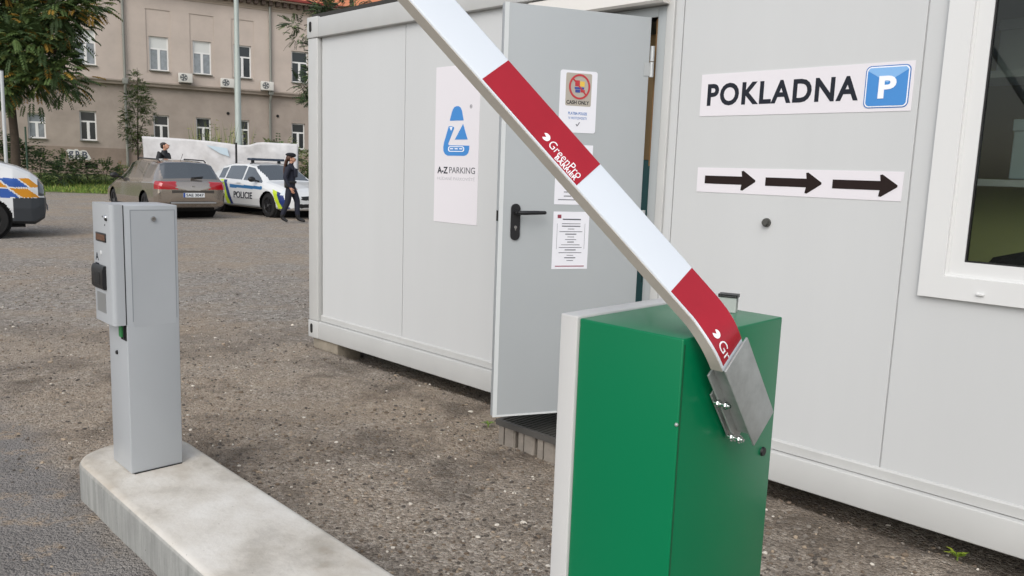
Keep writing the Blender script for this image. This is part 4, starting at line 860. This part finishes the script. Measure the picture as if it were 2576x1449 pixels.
mb.f = [(j * (n1 + 1) + i, j * (n1 + 1) + i + 1, (j + 1) * (n1 + 1) + i + 1, (j + 1) * (n1 + 1) + i) for j in range(n2) for i in range(n1)]; mb.mi = [0] * len(mb.f)
cl = mb.build('cloth', mat('tarpaulin_white', 'bfbfc0', .6, var=.10, vscale=4.5), fz, smooth=180); sm = cl.modifiers.new('thickness', 'SOLIDIFY'); sm.thickness = .004
mb = MB(); mb.prism([(2.22, 1.99), (2.95, 1.90), (3.02, 1.62), (2.70, 1.72)], -.195, -.190, 'xz'); mb.build('patch', mat('tarpaulin_blue', 'aebfc9', .6), fz)
for x in (.02, 1.8, 3.55, 5.30): MB().tube([(x, .10, -.1), (x, .10, 2.1 if x < 5 else 2.0)], .022, 8).build('post', m_zinc, fz)
MB().tube([(.02, .10, 1.96), (5.3, .10, 1.96)], .016, 6).build('top_bar', m_zinc, fz)
bp_ = thing('fence_post', 'short black post in front of the tarpaulin fence above the police car roof', 'post', (-9.5, 26.9, 0))
MB().tube([(0, 0, -.1), (0, 0, 2.06)], .035, 8).build('pole', m_black, bp_, smooth=50); MB().tube([(0, 0, 2.06), (0, 0, 2.09)], .042, 8).build('cap', m_black, bp_)

# ------------------------------------------------------------------ vehicles : one dense skin per car, cut into its parts (glass, lamps, stripes ...) so that all lie flush
m_glass = mat('car_glass', '222b2d', .03, spec=1., coat=1.); m_glass.node_tree.nodes['Principled BSDF'].inputs['IOR'].default_value = 1.9; m_tyre = mat('tyre', '161616', .85); m_rimd = mat('rim_dark', '2a2a2c', .4, metal=.5); m_rim = mat('rim_silver', '9a9c9e', .3, metal=.8)
m_lampc = mat('headlamp', 'c9d0d4', .08, spec=.8, coat=.7); m_tail = mat('tail_lamp_red', 'a3121c', .12, spec=.7, coat=.6); m_trim = mat('car_trim_black', '18191a', .5); m_well = mat('wheel_well', '0b0b0b', .95)
m_greybump = mat('bumper_grey', '33373b', .55)
def car(root, S):
    L, W = S['L'], S['W']; top = S['top']; belt = S['belt']; low = S.get('low', [(-L / 2, .34), (-L / 2 + .35, .2), (L / 2 - .35, .2), (L / 2, .3)]); wid = S['wid']
    I = lambda tab, x: float(np.interp(x, [p[0] for p in tab], [p[1] for p in tab]))
    st = S.get('step', .022); segs = [5, 2, 12, int(.45 / st), 5, int(.5 / st), 5, 18]
    def prof(x):
        zt = I(top, x); zb = min(I(belt, x), zt - .05); zl = I(low, x); w_ = W / 2 * I(wid, x); k = max(0., min(1., (zt - zb - .12) / .36))
        wr = w_ * (.86 + (S.get('wr', .70) - .86) * k); zs = zb + (zt - zb) * (.55 + .33 * k); ins = .10 + .03 * k
        K = [(0, zl), (.8 * w_, zl), (.965 * w_, zl + .06), (1.0 * w_, zl + .28), (.985 * w_, zb - .07), (.945 * w_, zb), (wr, zs), (wr - ins, zt - .022), (0, zt)]
        P = []; tg = []
        for q in range(8):
            for i in range(segs[q]): f_ = i / segs[q]; P.append((K[q][0] + (K[q + 1][0] - K[q][0]) * f_, K[q][1] + (K[q + 1][1] - K[q][1]) * f_)); tg.append((q, (i + .5) / segs[q]))
        P.append(K[8]); return P, tg, zt, zb, zl
    xs = list(np.linspace(-L / 2, L / 2, int(L / st))); rows = []
    def cap(x, sgn):
        P, tg, zt, zb, zl = prof(x); zc = (zt + zl) / 2; out = []
        for s_ in (.985, .96, .92, .87, .81, .75, .68, .60, .5, .4, .3, .2, .1, .0): out.append((x + sgn * .05 * (1 - s_ ** 2), [(y * s_, zc + (z - zc) * (s_ if s_ > .99 else (1 - (1 - s_) * .995))) for y, z in P], tg, zt, zb, sgn))
        return out
    rows += cap(xs[0], -1)[::-1]
    for x in xs: P, tg, zt, zb, zl = prof(x); rows.append((x, P, tg, zt, zb, 0))
    rows += cap(xs[-1], 1)
    parts = {}
    for i in range(len(rows) - 1):
        r0, r1 = rows[i], rows[i + 1]
        for j in range(len(r0[1]) - 1):
            for sd in (1, -1):
                q = [(r0[0], sd * r0[1][j][0], r0[1][j][1]), (r1[0], sd * r1[1][j][0], r1[1][j][1]), (r1[0], sd * r1[1][j + 1][0], r1[1][j + 1][1]), (r0[0], sd * r0[1][j + 1][0], r0[1][j + 1][1])]
                if sd > 0: q = q[::-1]
                c = [sum(p[k] for p in q) / 4 for k in range(3)]; cp = r0[5] or r1[5]; sg_, fr_ = r0[2][j]
                hit = False
                if not cp and sg_ <= 4:
                    for ax in S['axles']:
                        if (c[0] - ax) ** 2 + (c[2] - S['rw']) ** 2 < (S['rw'] + .055) ** 2 and abs(c[1]) > .40 * W: hit = True
                if hit: continue
                key = S['cls'](c[0], c[1], c[2], sg_, fr_, sd, cp, (r0[3] + r1[3]) / 2, (r0[4] + r1[4]) / 2)
                parts.setdefault(key, MB()).add(q, [(0, 1, 2, 3)])
    objs = {}
    for key in sorted(parts, key=lambda k: (k[0] != 'body', k)):
        o = parts[key].build(key[0], S['mats'][key[1] if len(key) > 1 else key[0]], root, smooth=38, fix=False)
        bm = bmesh.new(); bm.from_mesh(o.data); bmesh.ops.remove_doubles(bm, verts=bm.verts[:], dist=2e-4)
        bmesh.ops.dissolve_degenerate(bm, dist=1e-5, edges=bm.edges[:])
        for f in bm.faces: f.smooth = True
        for e in bm.edges:
            if len(e.link_faces) == 2 and e.calc_face_angle(0) > R(34): e.smooth = False
        bm.to_mesh(o.data); bm.free(); objs[key] = o
    for ax in S['axles']:
        for sd in (1, -1):
            yo = sd * (W / 2 - .035); yi = sd * (W / 2 - .235)
            T = Matrix.Translation((ax, yo, S['rw'])) @ Matrix.Rotation(R(90) * -sd, 4, 'X')
            rw = S['rw']; mb = MB(); mb.lathe([(rw * .62, -.2), (rw * .93, -.2), (rw, -.17), (rw, -.03), (rw * .94, -.004), (rw * .66, .004), (rw * .63, -.01)], 36, T=T)
            wh = mb.build('wheel', m_tyre, root, smooth=40)
            mb = MB(); mb.lathe([(rw * .63, -.01), (rw * .58, -.03), (rw * .20, -.022), (rw * .16, -.005), (0, -.005)], 36, T=T)
            for q in range(5): mb.box(rw * .15, rw * .60, -.028, .028, -.03, -.006, T=T @ Matrix.Rotation(R(72 * q), 4, 'Z'), bev=.006)
            mb.build('rim', S['rim'], wh, smooth=40)
            mb = MB(); mb.lathe([(0, -.001), (.032, -.001), (.034, -.012)], 14, T=T); mb.build('hub_cap', m_rim, wh)
    mb = MB()
    for ax in S['axles']: mb.tube([(ax, -W / 2 + .10, S['rw']), (ax, W / 2 - .10, S['rw'])], S['rw'] + .05, 24)
    mb.box(-L / 2 + .3, L / 2 - .3, -W / 2 + .25, W / 2 - .25, .19, .5); mb.build('underbody', m_well, root)
    for sd in (1, -1):
        mx, mz = S['mirror']
        mb = MB(); mb.ball((mx, sd * (W / 2 + .10), mz), (.07, .11, .075)); mb.tube([(mx + .02, sd * (W / 2 - .1), mz - .05), (mx, sd * (W / 2 + .06), mz - .02)], .022, 8); mb.build('door_mirror', S['mirror_mat'], root, smooth=60)
        for hx, hzv in S.get('handles', ()): MB().box(hx - .09, hx + .09, sd * (W / 2 * S.get('hy', .985)) - .018, sd * (W / 2 * S.get('hy', .985)) + .018, hzv - .014, hzv + .014, bev=.008).build('door_handle', S['mats'][S.get('hm', 'body')], root, smooth=60)
    return objs
def plate(root, x, z, sgn, txt, yc=0.):
    """number plate on the rear (sgn -1) or the front (sgn 1)"""
    T = Matrix.Translation((x, yc, z)) @ Matrix.Rotation(R(90) * sgn, 4, 'Z')
    p = MB().box(-.26, .26, -.006, 0, -.055, .055, T=T, bev=.003).build('number_plate', mat('plate_white', 'd9dcdd', .4), root)
    MB().box(-.258, -.212, -.0075, -.005, -.053, .053, T=T).build('plate_band', mat('plate_blue', '2a4f9a', .4), p)
    mb = MB(); text(mb, txt, -.19, .235, -.034, .034, -.006, thick=.002, bold=.02, T=T); mb.build('lettering', m_ink, p)

# bronze estate car
def cls_estate(x, y, z, sg, fr, sd, cp, zt, zb):
    ay = abs(y)
    if cp == -1:
        if z < .42: return ('rear_diffuser',)
        if .74 < z < .92 and ay > .40: return ('tail_light', 'tail_light', sd)
        if .655 < z < .72 and ay < .52: return ('tailgate_recess',)
        return ('body',)
    if cp == 1: return ('front_grille',) if (.42 < z < .62 and ay < .5) else ('body',)
    if x < -2.02 and .74 < z < .93 and ay > .40 and sg in (3, 4, 5, 6, 7): return ('tail_light', 'tail_light', sd)
    if -2.08 < x <= -2.02 and .78 < z < .90 and sg in (3, 4): return ('tail_light', 'tail_light', sd)
    if z < .30 and sg in (1, 2): return ('sill',)
    if x > 1.75 and .62 < z < .80 and ay > .5: return ('headlight', 'headlight', sd)
    if sg == 5 and .07 < fr < .94 and z > zb + .03:
        if .02 < x < .92 and z < zt - .085: return ('side_window', 'glass', sd, 0)
        if -.95 < x < -.05: return ('side_window', 'glass', sd, 1)
        if -1.66 < x < -1.02 and z < zt - .09 and z < 1.36 - (-1.02 - x) * .10: return ('side_window', 'glass', sd, 2)
    if sg in (6, 7) and .32 < x < .99 and zt > 1.02 and ay < .60: return ('windscreen', 'glass')
    if sg in (6, 7) and -2.125 < x < -1.80 and ay < .66: return ('rear_window', 'glass')
    return ('body',)
m_bronze = mat('paint_bronze', 'aea499', .2, metal=.85, spec=.6, coat=1.); m_dglass = m_glass
est = thing('parked_car', 'bronze grey estate car seen from behind, parked left of the police car', 'car', (-9.455, 21.09, 0), math.atan2(.74, -.67))
car(est, dict(L=4.52, W=1.76, rw=.315, axles=(1.32, -1.28), rim=m_rimd, mirror=(.72, 1.0), mirror_mat=m_trim, handles=((-.12, .86), (-.98, .88)), hm='body', wr=.71,
    top=[(-2.26, .93), (-2.17, .97), (-2.12, 1.02), (-1.83, 1.385), (-1.76, 1.41), (-1.3, 1.445), (-.4, 1.475), (.0, 1.46), (.32, 1.40), (1.0, .985), (1.5, .90), (2.0, .80), (2.2, .70), (2.26, .62)],
    belt=[(-2.26, .90), (-1.9, .96), (-1, .94), (.5, .90), (1.0, .87), (2.26, .58)], low=[(-2.26, .40), (-2.16, .30), (-1.8, .21), (1.8, .2), (2.2, .24), (2.26, .34)],
    wid=[(-2.26, .86), (-2.2, .93), (-2.0, .975), (-1.2, 1), (1.2, 1), (1.9, .96), (2.15, .86), (2.26, .70)], cls=cls_estate,
    mats=dict(body=m_bronze, glass=m_glass, tail_light=m_tail, headlight=m_lampc, sill=m_trim, rear_diffuser=m_trim, tailgate_recess=mat('recess_shadow', '3f3a34', .5), front_grille=m_trim)))
plate(est, -2.318, .605, -1, '5AE 3047')
MB().lathe([(0, .012), (.05, .012), (.055, 0)], 20, T=Matrix.Translation((-2.285, 0, .80)) @ Matrix.Rotation(R(-90), 4, 'Y') @ Matrix.Diagonal((.6, 1, 1, 1))).build('emblem', m_chrome, est)
MB().box(-2.316, -2.30, -.55, .55, .400, .432, bev=.006).build('bumper_strip', mat('strip_silver', 'a9abac', .35, metal=.6), est)
MB().tube([(-2.15, .0, 1.02), (-2.12, -.3, 1.05)], .014, 6).build('rear_wiper', m_trim, est)
MB().tube([(-1.45, 0, 1.44), (-1.62, 0, 1.60)], .006, 5).build('antenna', m_trim, est)
for sd in (1, -1): MB().tube([(.0, sd * .58, 1.43), (-.1, sd * .575, 1.475), (-1.5, sd * .56, 1.45), (-1.62, sd * .56, 1.40)], .017, 6).build('roof_rail', m_trim, est)

# police car
def cls_pol(x, y, z, sg, fr, sd, cp, zt, zb):
    ay = abs(y)
    if cp == 1:
        if .30 < z < .40 and ay < .66: return ('lower_grille',)
        if .50 < z < .66 and ay < .46: return ('front_grille',)
        if .55 < z < .69 and ay > .50: return ('headlight', 'headlight', sd)
        return ('body',)
    if cp == -1: return ('tail_light', 'tail_light', sd) if (.72 < z < .86 and ay > .45) else ('body',)
    if sg == 5 and .07 < fr < .93 and z > zb + .025:
        if .10 < x < 1.02 and z < zt - .10: return ('side_window', 'glass', sd, 0)
        if -.85 < x < .03: return ('side_window', 'glass', sd, 1)
        if -1.25 < x < -.92 and z < zt - .12: return ('side_window', 'glass', sd, 2)
    if sg in (6, 7) and .40 < x < 1.12 and zt > 1.0 and ay < .62: return ('windscreen', 'glass')
    if sg in (6, 7) and -2.0 < x < -1.25 and ay < .58: return ('rear_window', 'glass')
    if x > 1.93 and .62 < z < .76 and ay > .42 and sg in (3, 4, 5): return ('headlight', 'headlight', sd)
    if sg in (2, 3, 4):
        d1 = x + (z - .3) * .55                    # slanting bands
        if -.72 < d1 < -.54 and z > .27: return ('yellow_band', 'yellow', sd, 0)
        if -.54 < d1 < -.38 and z > .27: return ('blue_band', 'navy', sd, 0)
        if 1.84 < d1 < 2.0 and z > .27: return ('yellow_band', 'yellow', sd, 1)
        if 2.0 < d1 < 2.22 and z > .27: return ('blue_band', 'navy', sd, 1)
        if .735 < z < .82 and -.55 < x < 1.15: return ('blue_stripe', 'sblue', sd)
        if z < .29: return ('sill',)
    return ('body',)
m_polw = mat('paint_white', 'd4d6d6', .25, spec=.5, coat=.6)
pol = thing('police_car', 'white police liftback with blue and yellow bands and the word POLICIE on its door', 'car', (-7.1, 22.66, 0), math.atan2(-.656, .755))
car(pol, dict(L=4.67, W=1.81, rw=.325, axles=(1.38, -1.30), rim=m_rimd, mirror=(.82, 1.0), mirror_mat=m_trim, handles=((-.05, .88), (-.95, .89)), wr=.70,
    top=[(-2.33, .92), (-2.2, 1.02), (-2.0, 1.05), (-1.25, 1.38), (-.7, 1.45), (-.1, 1.465), (.42, 1.40), (1.14, .98), (1.6, .90), (2.0, .81), (2.22, .72), (2.33, .62)],
    belt=[(-2.33, .88), (-1.9, .96), (-1, .95), (.5, .91), (1.1, .88), (2.33, .58)], low=[(-2.33, .38), (-2.2, .28), (-1.8, .2), (1.8, .2), (2.25, .22), (2.33, .26)],
    wid=[(-2.33, .78), (-2.2, .92), (-1.8, .98), (-1, 1), (1.3, 1), (1.95, .965), (2.2, .87), (2.33, .74)], cls=cls_pol,
    mats=dict(body=m_polw, glass=m_glass, tail_light=m_tail, headlight=m_lampc, sill=mat('sill_grey', '8f9294', .4), front_grille=m_trim, lower_grille=m_trim, yellow=mat('band_yellow', 'b8cf2c', .35), navy=mat('band_navy', '23356e', .35), sblue=mat('stripe_blue', '2c6a9c', .35))))
Tp = Matrix.Translation((0, -.903, 0))
mb = MB(); text(mb, 'POLICIE', -.30, .66, .46, .64, 0, thick=.008, bold=.012, T=Tp); mb.build('lettering', m_ink, pol)
mb = MB(); text(mb, 'POLICIE', -.42, .62, .46, .64, 0, thick=.008, bold=.012, T=Matrix.Translation((.2, .903, 0)) @ Matrix.Rotation(math.pi, 4, 'Z')); mb.build('lettering', m_ink, pol)
plate(pol, 2.392, .44, 1, '4AH 1295')
MB().box(-.22, .02, -.54, .54, 1.505, 1.575, bev=.03).build('light_bar', mat('lightbar_dark', '2b3646', .2, spec=.7), pol, smooth=50)
for sd in (1, -1): MB().box(-.14, -.06, sd * .42 - .03, sd * .42 + .03, 1.44, 1.506).build('light_bar_foot', m_trim, pol)
MB().tube([(.06, -.60, 1.425), (.06, .60, 1.425)], .01, 6).build('roof_seam', m_trim, pol)

# police van at the left edge
def cls_van(x, y, z, sg, fr, sd, cp, zt, zb):
    ay = abs(y)
    if cp == 1:
        if z < .70: return ('bumper',)
        if .72 < z < 1.02 and ay > .45: return ('headlight', 'headlight', sd)
        if .76 < z < .98: return ('front_grille',)
        return ('body',)
    if cp == -1: return ('body',)
    if sg in (6, 7) and .75 < x < 1.48 and ay < .74: return ('windscreen', 'glass')
    if sg == 5 and .08 < fr < .92:
        if .1 < x < 1.15 and z < zt - .16 and z > zb + .05: return ('side_window', 'glass', sd, 0)
        if -1.1 < x < .0: return ('side_window', 'glass', sd, 1)
    if x > 1.98 and z < .71: return ('bumper',)
    if z < .36 and sg in (1, 2, 3): return ('bumper',)
    if x > 2.36 and .74 < z < 1.04 and ay > .5: return ('headlight', 'headlight', sd)
    if sg in (2, 3, 4, 5) and z > .715:
        d = x + (z - .70) * 1.15
        if .89 < z < 1.045:
            if 1.75 < d < 2.13 or 2.47 < d < 2.62: return ('orange_check', 'orange', sd, int(d * 2))
            if 2.17 < d < 2.44 or 1.33 < d < 1.71: return ('blue_check', 'blue', sd, int(d * 2))
            if .9 < d < 1.29: return ('orange_check', 'orange', sd, 1)
        elif .715 < z < .87:
            if 1.82 < d < 2.10 or 1.0 < d < 1.38: return ('blue_check', 'blue', sd, 10 + int(d * 2))
            if 2.14 < d < 2.40 or 1.42 < d < 1.78: return ('orange_check', 'orange', sd, 10 + int(d * 2))
    return ('body',)
van = thing('police_van', 'white police van with blue and orange checks and a dark bumper', 'van', (-10.80, 13.22, 0), math.atan2(.54, .84))
car(van, dict(L=4.9, W=1.9, rw=.335, axles=(1.58, -1.42), rim=m_rimd, mirror=(1.15, 1.30), mirror_mat=m_trim, handles=((.1, 1.0),), step=.018, wr=.86, hy=1.0,
    top=[(-2.45, 1.85), (-2.3, 1.95), (0, 1.97), (.55, 1.92), (.75, 1.86), (1.5, 1.36), (1.8, 1.33), (2.05, 1.26), (2.25, 1.17), (2.38, 1.06), (2.45, .96)],
    belt=[(-2.45, 1.12), (0, 1.12), (1.5, 1.13), (2.0, 1.08), (2.45, .84)], low=[(-2.45, .4), (-2.2, .28), (2.0, .25), (2.3, .24), (2.45, .34)],
    wid=[(-2.45, .9), (-2.2, .98), (1.5, 1), (2.0, .985), (2.25, .94), (2.38, .88), (2.45, .80)], cls=cls_van,
    mats=dict(body=m_polw, glass=m_glass, bumper=m_greybump, headlight=mat('lamp_dark', '3c4144', .1, spec=.8, coat=.6), front_grille=m_trim, orange=mat('check_orange', 'c98714', .4), blue=mat('check_blue', '2a55a0', .4))))
plate(van, 2.512, .5, 1, '2AX 6618')

# silver car far behind, mostly hidden by the container
def cls_plain(x, y, z, sg, fr, sd, cp, zt, zb):
    ay = abs(y)
    if cp == 1: return ('headlight', 'headlight', sd) if (.56 < z < .72 and ay > .42) else (('front_grille',) if .34 < z < .5 and ay < .5 else ('body',))
    if cp == -1: return ('tail_light', 'tail_light', sd) if (.72 < z < .86 and ay > .45) else ('body',)
    if sg == 5 and .07 < fr < .93 and z > zb + .025 and -1.2 < x < 1.0 and z < zt - .10 and not .0 < x < .07: return ('side_window', 'glass', sd, 0 if x > 0 else 1)
    if sg in (6, 7) and .40 < x < 1.1 and zt > 1.0 and ay < .62: return ('windscreen', 'glass')
    if x > 1.9 and .62 < z < .76 and ay > .42 and sg in (3, 4, 5): return ('headlight', 'headlight', sd)
    return ('body',)
sil = thing('parked_car', 'silver car behind the walking policewoman, mostly hidden by the container corner', 'car', (-4.95, 27.6, 0), R(197))
car(sil, dict(L=4.4, W=1.78, rw=.315, axles=(1.32, -1.28), rim=m_rim, mirror=(.78, .98), mirror_mat=m_trim, handles=((-.1, .86),), step=.03,
    top=[(-2.2, .92), (-2.05, 1.0), (-1.3, 1.38), (-.6, 1.45), (.42, 1.40), (1.12, .98), (1.6, .90), (2.0, .80), (2.2, .64)], belt=[(-2.2, .88), (-1, .94), (1.1, .88), (2.2, .6)], low=[(-2.2, .36), (-1.8, .2), (1.8, .2), (2.2, .28)],
    wid=[(-2.2, .80), (-1.8, .97), (-1, 1), (1.3, 1), (1.9, .95), (2.2, .76)], cls=cls_plain, mats=dict(body=mat('paint_silver', 'b9bcbf', .28, metal=.5, coat=.6), glass=m_glass, tail_light=m_tail, headlight=m_lampc, front_grille=m_trim)))

# ------------------------------------------------------------------ people
m_skin = mat('skin', 'b98a72', .55); m_unif = mat('uniform_navy', '171b2a', .8, bump=.15, bscale=40); m_boot = mat('boot_black', '111112', .5); m_hair = mat('hair_brown', '4a2e20', .6); m_hair2 = mat('hair_dark', '2a2320', .6); m_jack = mat('jacket_black', '16181d', .7, bump=.15, bscale=40); m_eye = mat('eye_dark', '1d1512', .3); m_lip = mat('lip', '9a5a52', .5); m_jean = mat('trousers_dark', '23262f', .8)
def person(root, J, E_, root_i, classify, mats):
    """skin-modifier body : J = [(x, y, z, r)], E_ = edges; evaluated to one continuous mesh, coloured by where it is clothed"""
    me = bpy.data.meshes.new('body'); me.from_pydata([j[:3] for j in J], E_, []); ob = bpy.data.objects.new('body', me); COL.objects.link(ob)
    sk = ob.modifiers.new('skin', 'SKIN'); sk.use_smooth_shade = True; sk.branch_smoothing = .4
    for k, j in enumerate(J): d = me.skin_vertices[0].data[k]; d.radius = (j[3], j[4] if len(j) > 4 else j[3]); d.use_root = (k == root_i)
    ss = ob.modifiers.new('sub', 'SUBSURF'); ss.levels = 2; ss.render_levels = 2
    dg = bpy.context.evaluated_depsgraph_get(); m2 = bpy.data.meshes.new_from_object(ob.evaluated_get(dg)); bpy.data.objects.remove(ob); bpy.data.meshes.remove(me)
    m2.name = 'body'; m2.materials.clear()
    for m in mats: m2.materials.append(m)
    for p in m2.polygons: p.material_index = classify(p.center); p.use_smooth = True
    o = bpy.data.objects.new('body', m2); COL.objects.link(o); o.parent = root; return o
def figure(root, pose, h, classify, mats):
    """pose : dict of joints in metres, x = forward, y = left"""
    J = []; E_ = []; idx = {}
    def add(n, p, r, par=None):
        J.append((*p, r)); idx[n] = len(J) - 1
        if par is not None: E_.append((idx[par], idx[n]))
    P = pose
    add('pel', P['pel'], .135); add('waist', P['waist'], .135, 'pel'); add('chest', P['chest'], .156, 'waist'); add('ush', P['ush'], .115, 'chest'); add('neck', P['neck'], .052, 'ush'); add('jaw', P['jaw'], .066, 'neck'); add('head', P['head'], .092, 'jaw'); add('crown', P['crown'], .070, 'head')
    nz = Vector(P['head']) + Vector((.098, 0, -.025)); add('nose', nz, .014, 'head')
    for sd, s_ in (('l', 1), ('r', -1)):
        hp = Vector(P['pel']); add('hip' + sd, hp + Vector((0, s_ * .09, -.06)), .095, 'pel'); add('thi' + sd, Vector(P['pel']).lerp(Vector(P['kne' + sd]), .5) + Vector((0, s_ * .05, 0)), .098, 'hip' + sd)
        add('kne' + sd, P['kne' + sd], .074, 'thi' + sd); kn, an = Vector(P['kne' + sd]), Vector(P['ank' + sd]); add('cal' + sd, kn.lerp(an, .35) + Vector((-.015, 0, 0)), .074, 'kne' + sd); add('ank' + sd, an, .052, 'cal' + sd)
        td = Vector(P['toe' + sd]) - an; add('bal' + sd, an + td * .55 + Vector((0, 0, -.012)), .040, 'ank' + sd); add('toe' + sd, P['toe' + sd], .032, 'bal' + sd)
        sh = Vector(P['sho' + sd]); add('sho' + sd, sh, .066, 'ush'); el, wr = Vector(P['elb' + sd]), Vector(P['wri' + sd]); add('arm' + sd, sh.lerp(el, .5), .066, 'sho' + sd); add('elb' + sd, el, .056, 'arm' + sd); add('for' + sd, el.lerp(wr, .4), .050, 'elb' + sd); add('wri' + sd, wr, .028, 'for' + sd)
        d = (wr - el).normalized(); fwd = Vector((1, 0, 0)); fwd = (fwd - d * fwd.dot(d)).normalized(); inn = Vector((0, -s_, 0))
        add('plm' + sd, wr + d * .055, .030, 'wri' + sd); add('kna' + sd, wr + d * .085, .030, 'plm' + sd)
        for q, (off, ln) in enumerate(((.027, .070), (.010, .080), (-.008, .074), (-.025, .056))):
            b = wr + d * .092 + fwd * off; add(f'f{q}a' + sd, b, .0095, 'kna' + sd); add(f'f{q}b' + sd, b + d * ln * .5 + inn * .006, .0088, f'f{q}a' + sd); add(f'f{q}c' + sd, b + d * ln * .92 + inn * .022, .0075, f'f{q}b' + sd)
        add('t1' + sd, wr + d * .045 + fwd * .034, .0115, 'plm' + sd); add('t2' + sd, wr + d * .078 + fwd * .052 + inn * .006, .0095, 't1' + sd); add('t3' + sd, wr + d * .100 + fwd * .054 + inn * .014, .008, 't2' + sd)
    b = person(root, J, E_, 0, classify, mats)
    hd = Vector(P['head'])
    for s_ in (1, -1):
        MB().ball(hd + Vector((.083, s_ * .032, .004)), (.012, .013, .009)).build('eye', m_eye, b, smooth=60)
        MB().ball(hd + Vector((-.008, s_ * .088, -.012)), (.022, .012, .034)).build('ear', m_skin, b, smooth=60)
        MB().ball(hd + Vector((.086, s_ * .032, .028)), (.008, .020, .004)).build('eyebrow', m_hair, b, smooth=60)
    MB().ball(hd + Vector((.080, 0, -.062)), (.010, .024, .007)).build('mouth', m_lip, b, smooth=60)
    return b
# policewoman walking to the right, in profile
wm = thing('person', 'policewoman in dark uniform and beret with long brown hair walking past the police car', 'person', (-5.56, 19.5, 0), R(4))
pw = dict(pel=(.0, 0, .93), waist=(.01, 0, 1.08), chest=(.015, 0, 1.25), ush=(.0, 0, 1.37), neck=(.02, 0, 1.45), jaw=(.04, 0, 1.50), head=(.045, 0, 1.565), crown=(.03, 0, 1.635),
          knel=(.15, .09, .52), ankl=(.16, .09, .10), toel=(.34, .10, .045), kner=(-.05, -.09, .50), ankr=(-.20, -.09, .13), toer=(-.05, -.10, .04),
          shol=(-.01, .17, 1.365), elbl=(-.07, .25, 1.11), wril=(.03, .25, .875), shor=(-.01, -.17, 1.365), elbr=(-.08, -.25, 1.10), wrir=(.05, -.25, .87))
def cw(c):
    if c.z > 1.462 or (c.z < .87 and abs(c.y) > .20 and c.z > .60): return 0
    return 2 if c.z < .20 else 1
wb = figure(wm, pw, 1.68, cw, [m_skin, m_unif, m_boot])
MB().ball((.012, 0, 1.672), (.125, .115, .048), sub=3).ball((.04, 0, 1.645), (.105, .105, .04), sub=2).build('beret', mat('beret_black', '10121a', .85), wb, smooth=60)
mb = MB(); mb.ball((-.012, 0, 1.59), (.088, .101, .085), sub=3)
for k in range(9): y = -.075 + .019 * k; mb.tube([(-.05, y, 1.60), (-.095, y * 1.05, 1.50), (-.115, y * 1.1, 1.38), (-.135, y, 1.26), (-.14, y * .9, 1.14 + .012 * (k % 3))], [.026, .030, .028, .022, .006], 8)
mb.build('hair', m_hair, wb, smooth=60)
mb = MB(); mb.lathe([(.145, -.03), (.150, -.02), (.150, .02), (.145, .03)], 28, T=Matrix.Translation((0, 0, 1.0)) @ Matrix.Diagonal((.98, 1.12, 1, 1))); mb.build('belt', m_boot, wb, smooth=50)
MB().box(-.11, .0, -.205, -.155, .86, 1.0, bev=.02).build('holster', m_boot, wb, smooth=50)
MB().box(.10, .165, -.11, .11, 1.12, 1.34, bev=.03).build('vest_pouch', m_unif, wb, smooth=50)
# man behind the bronze car, facing right
mn = thing('person', 'man in a black jacket with receding dark hair standing behind the bronze estate car', 'person', (-10.36, 23.35, 0), R(-8))
mn.scale = (1.06, 1.12, 1.035)
pm = dict(pel=(0, 0, 1.06), waist=(.0, 0, 1.22), chest=(.01, 0, 1.42), ush=(-.01, 0, 1.56), neck=(.0, 0, 1.65), jaw=(.035, 0, 1.70), head=(.05, 0, 1.785), crown=(.03, 0, 1.865),
          knel=(.03, .11, .56), ankl=(.0, .11, .10), toel=(.19, .13, .04), kner=(.0, -.11, .56), ankr=(-.04, -.11, .10), toer=(.15, -.13, .04),
          shol=(-.02, .205, 1.545), elbl=(-.04, .28, 1.26), wril=(.06, .27, 1.02), shor=(-.02, -.205, 1.545), elbr=(-.05, -.28, 1.26), wrir=(.05, -.27, 1.02))
def cmn(c):
    if c.z > 1.66 or (abs(c.y) > .2 and c.z < 1.0 and c.z > .75): return 0
    return 3 if c.z < .15 else (2 if c.z < 1.04 else 1)
mbod = figure(mn, pm, 1.92, cmn, [m_skin, m_jack, m_jean, m_boot])
MB().ball((-.022, 0, 1.815), (.088, .094, .070), sub=3).ball((-.045, 0, 1.77), (.056, .082, .078), sub=2).build('hair', m_hair2, mbod, smooth=60)
mb = MB(); mb.lathe([(.075, -.04), (.080, 0), (.068, .035)], 20, T=Matrix.Translation((0, 0, 1.625))); mb.build('collar', m_jack, mbod, smooth=50)
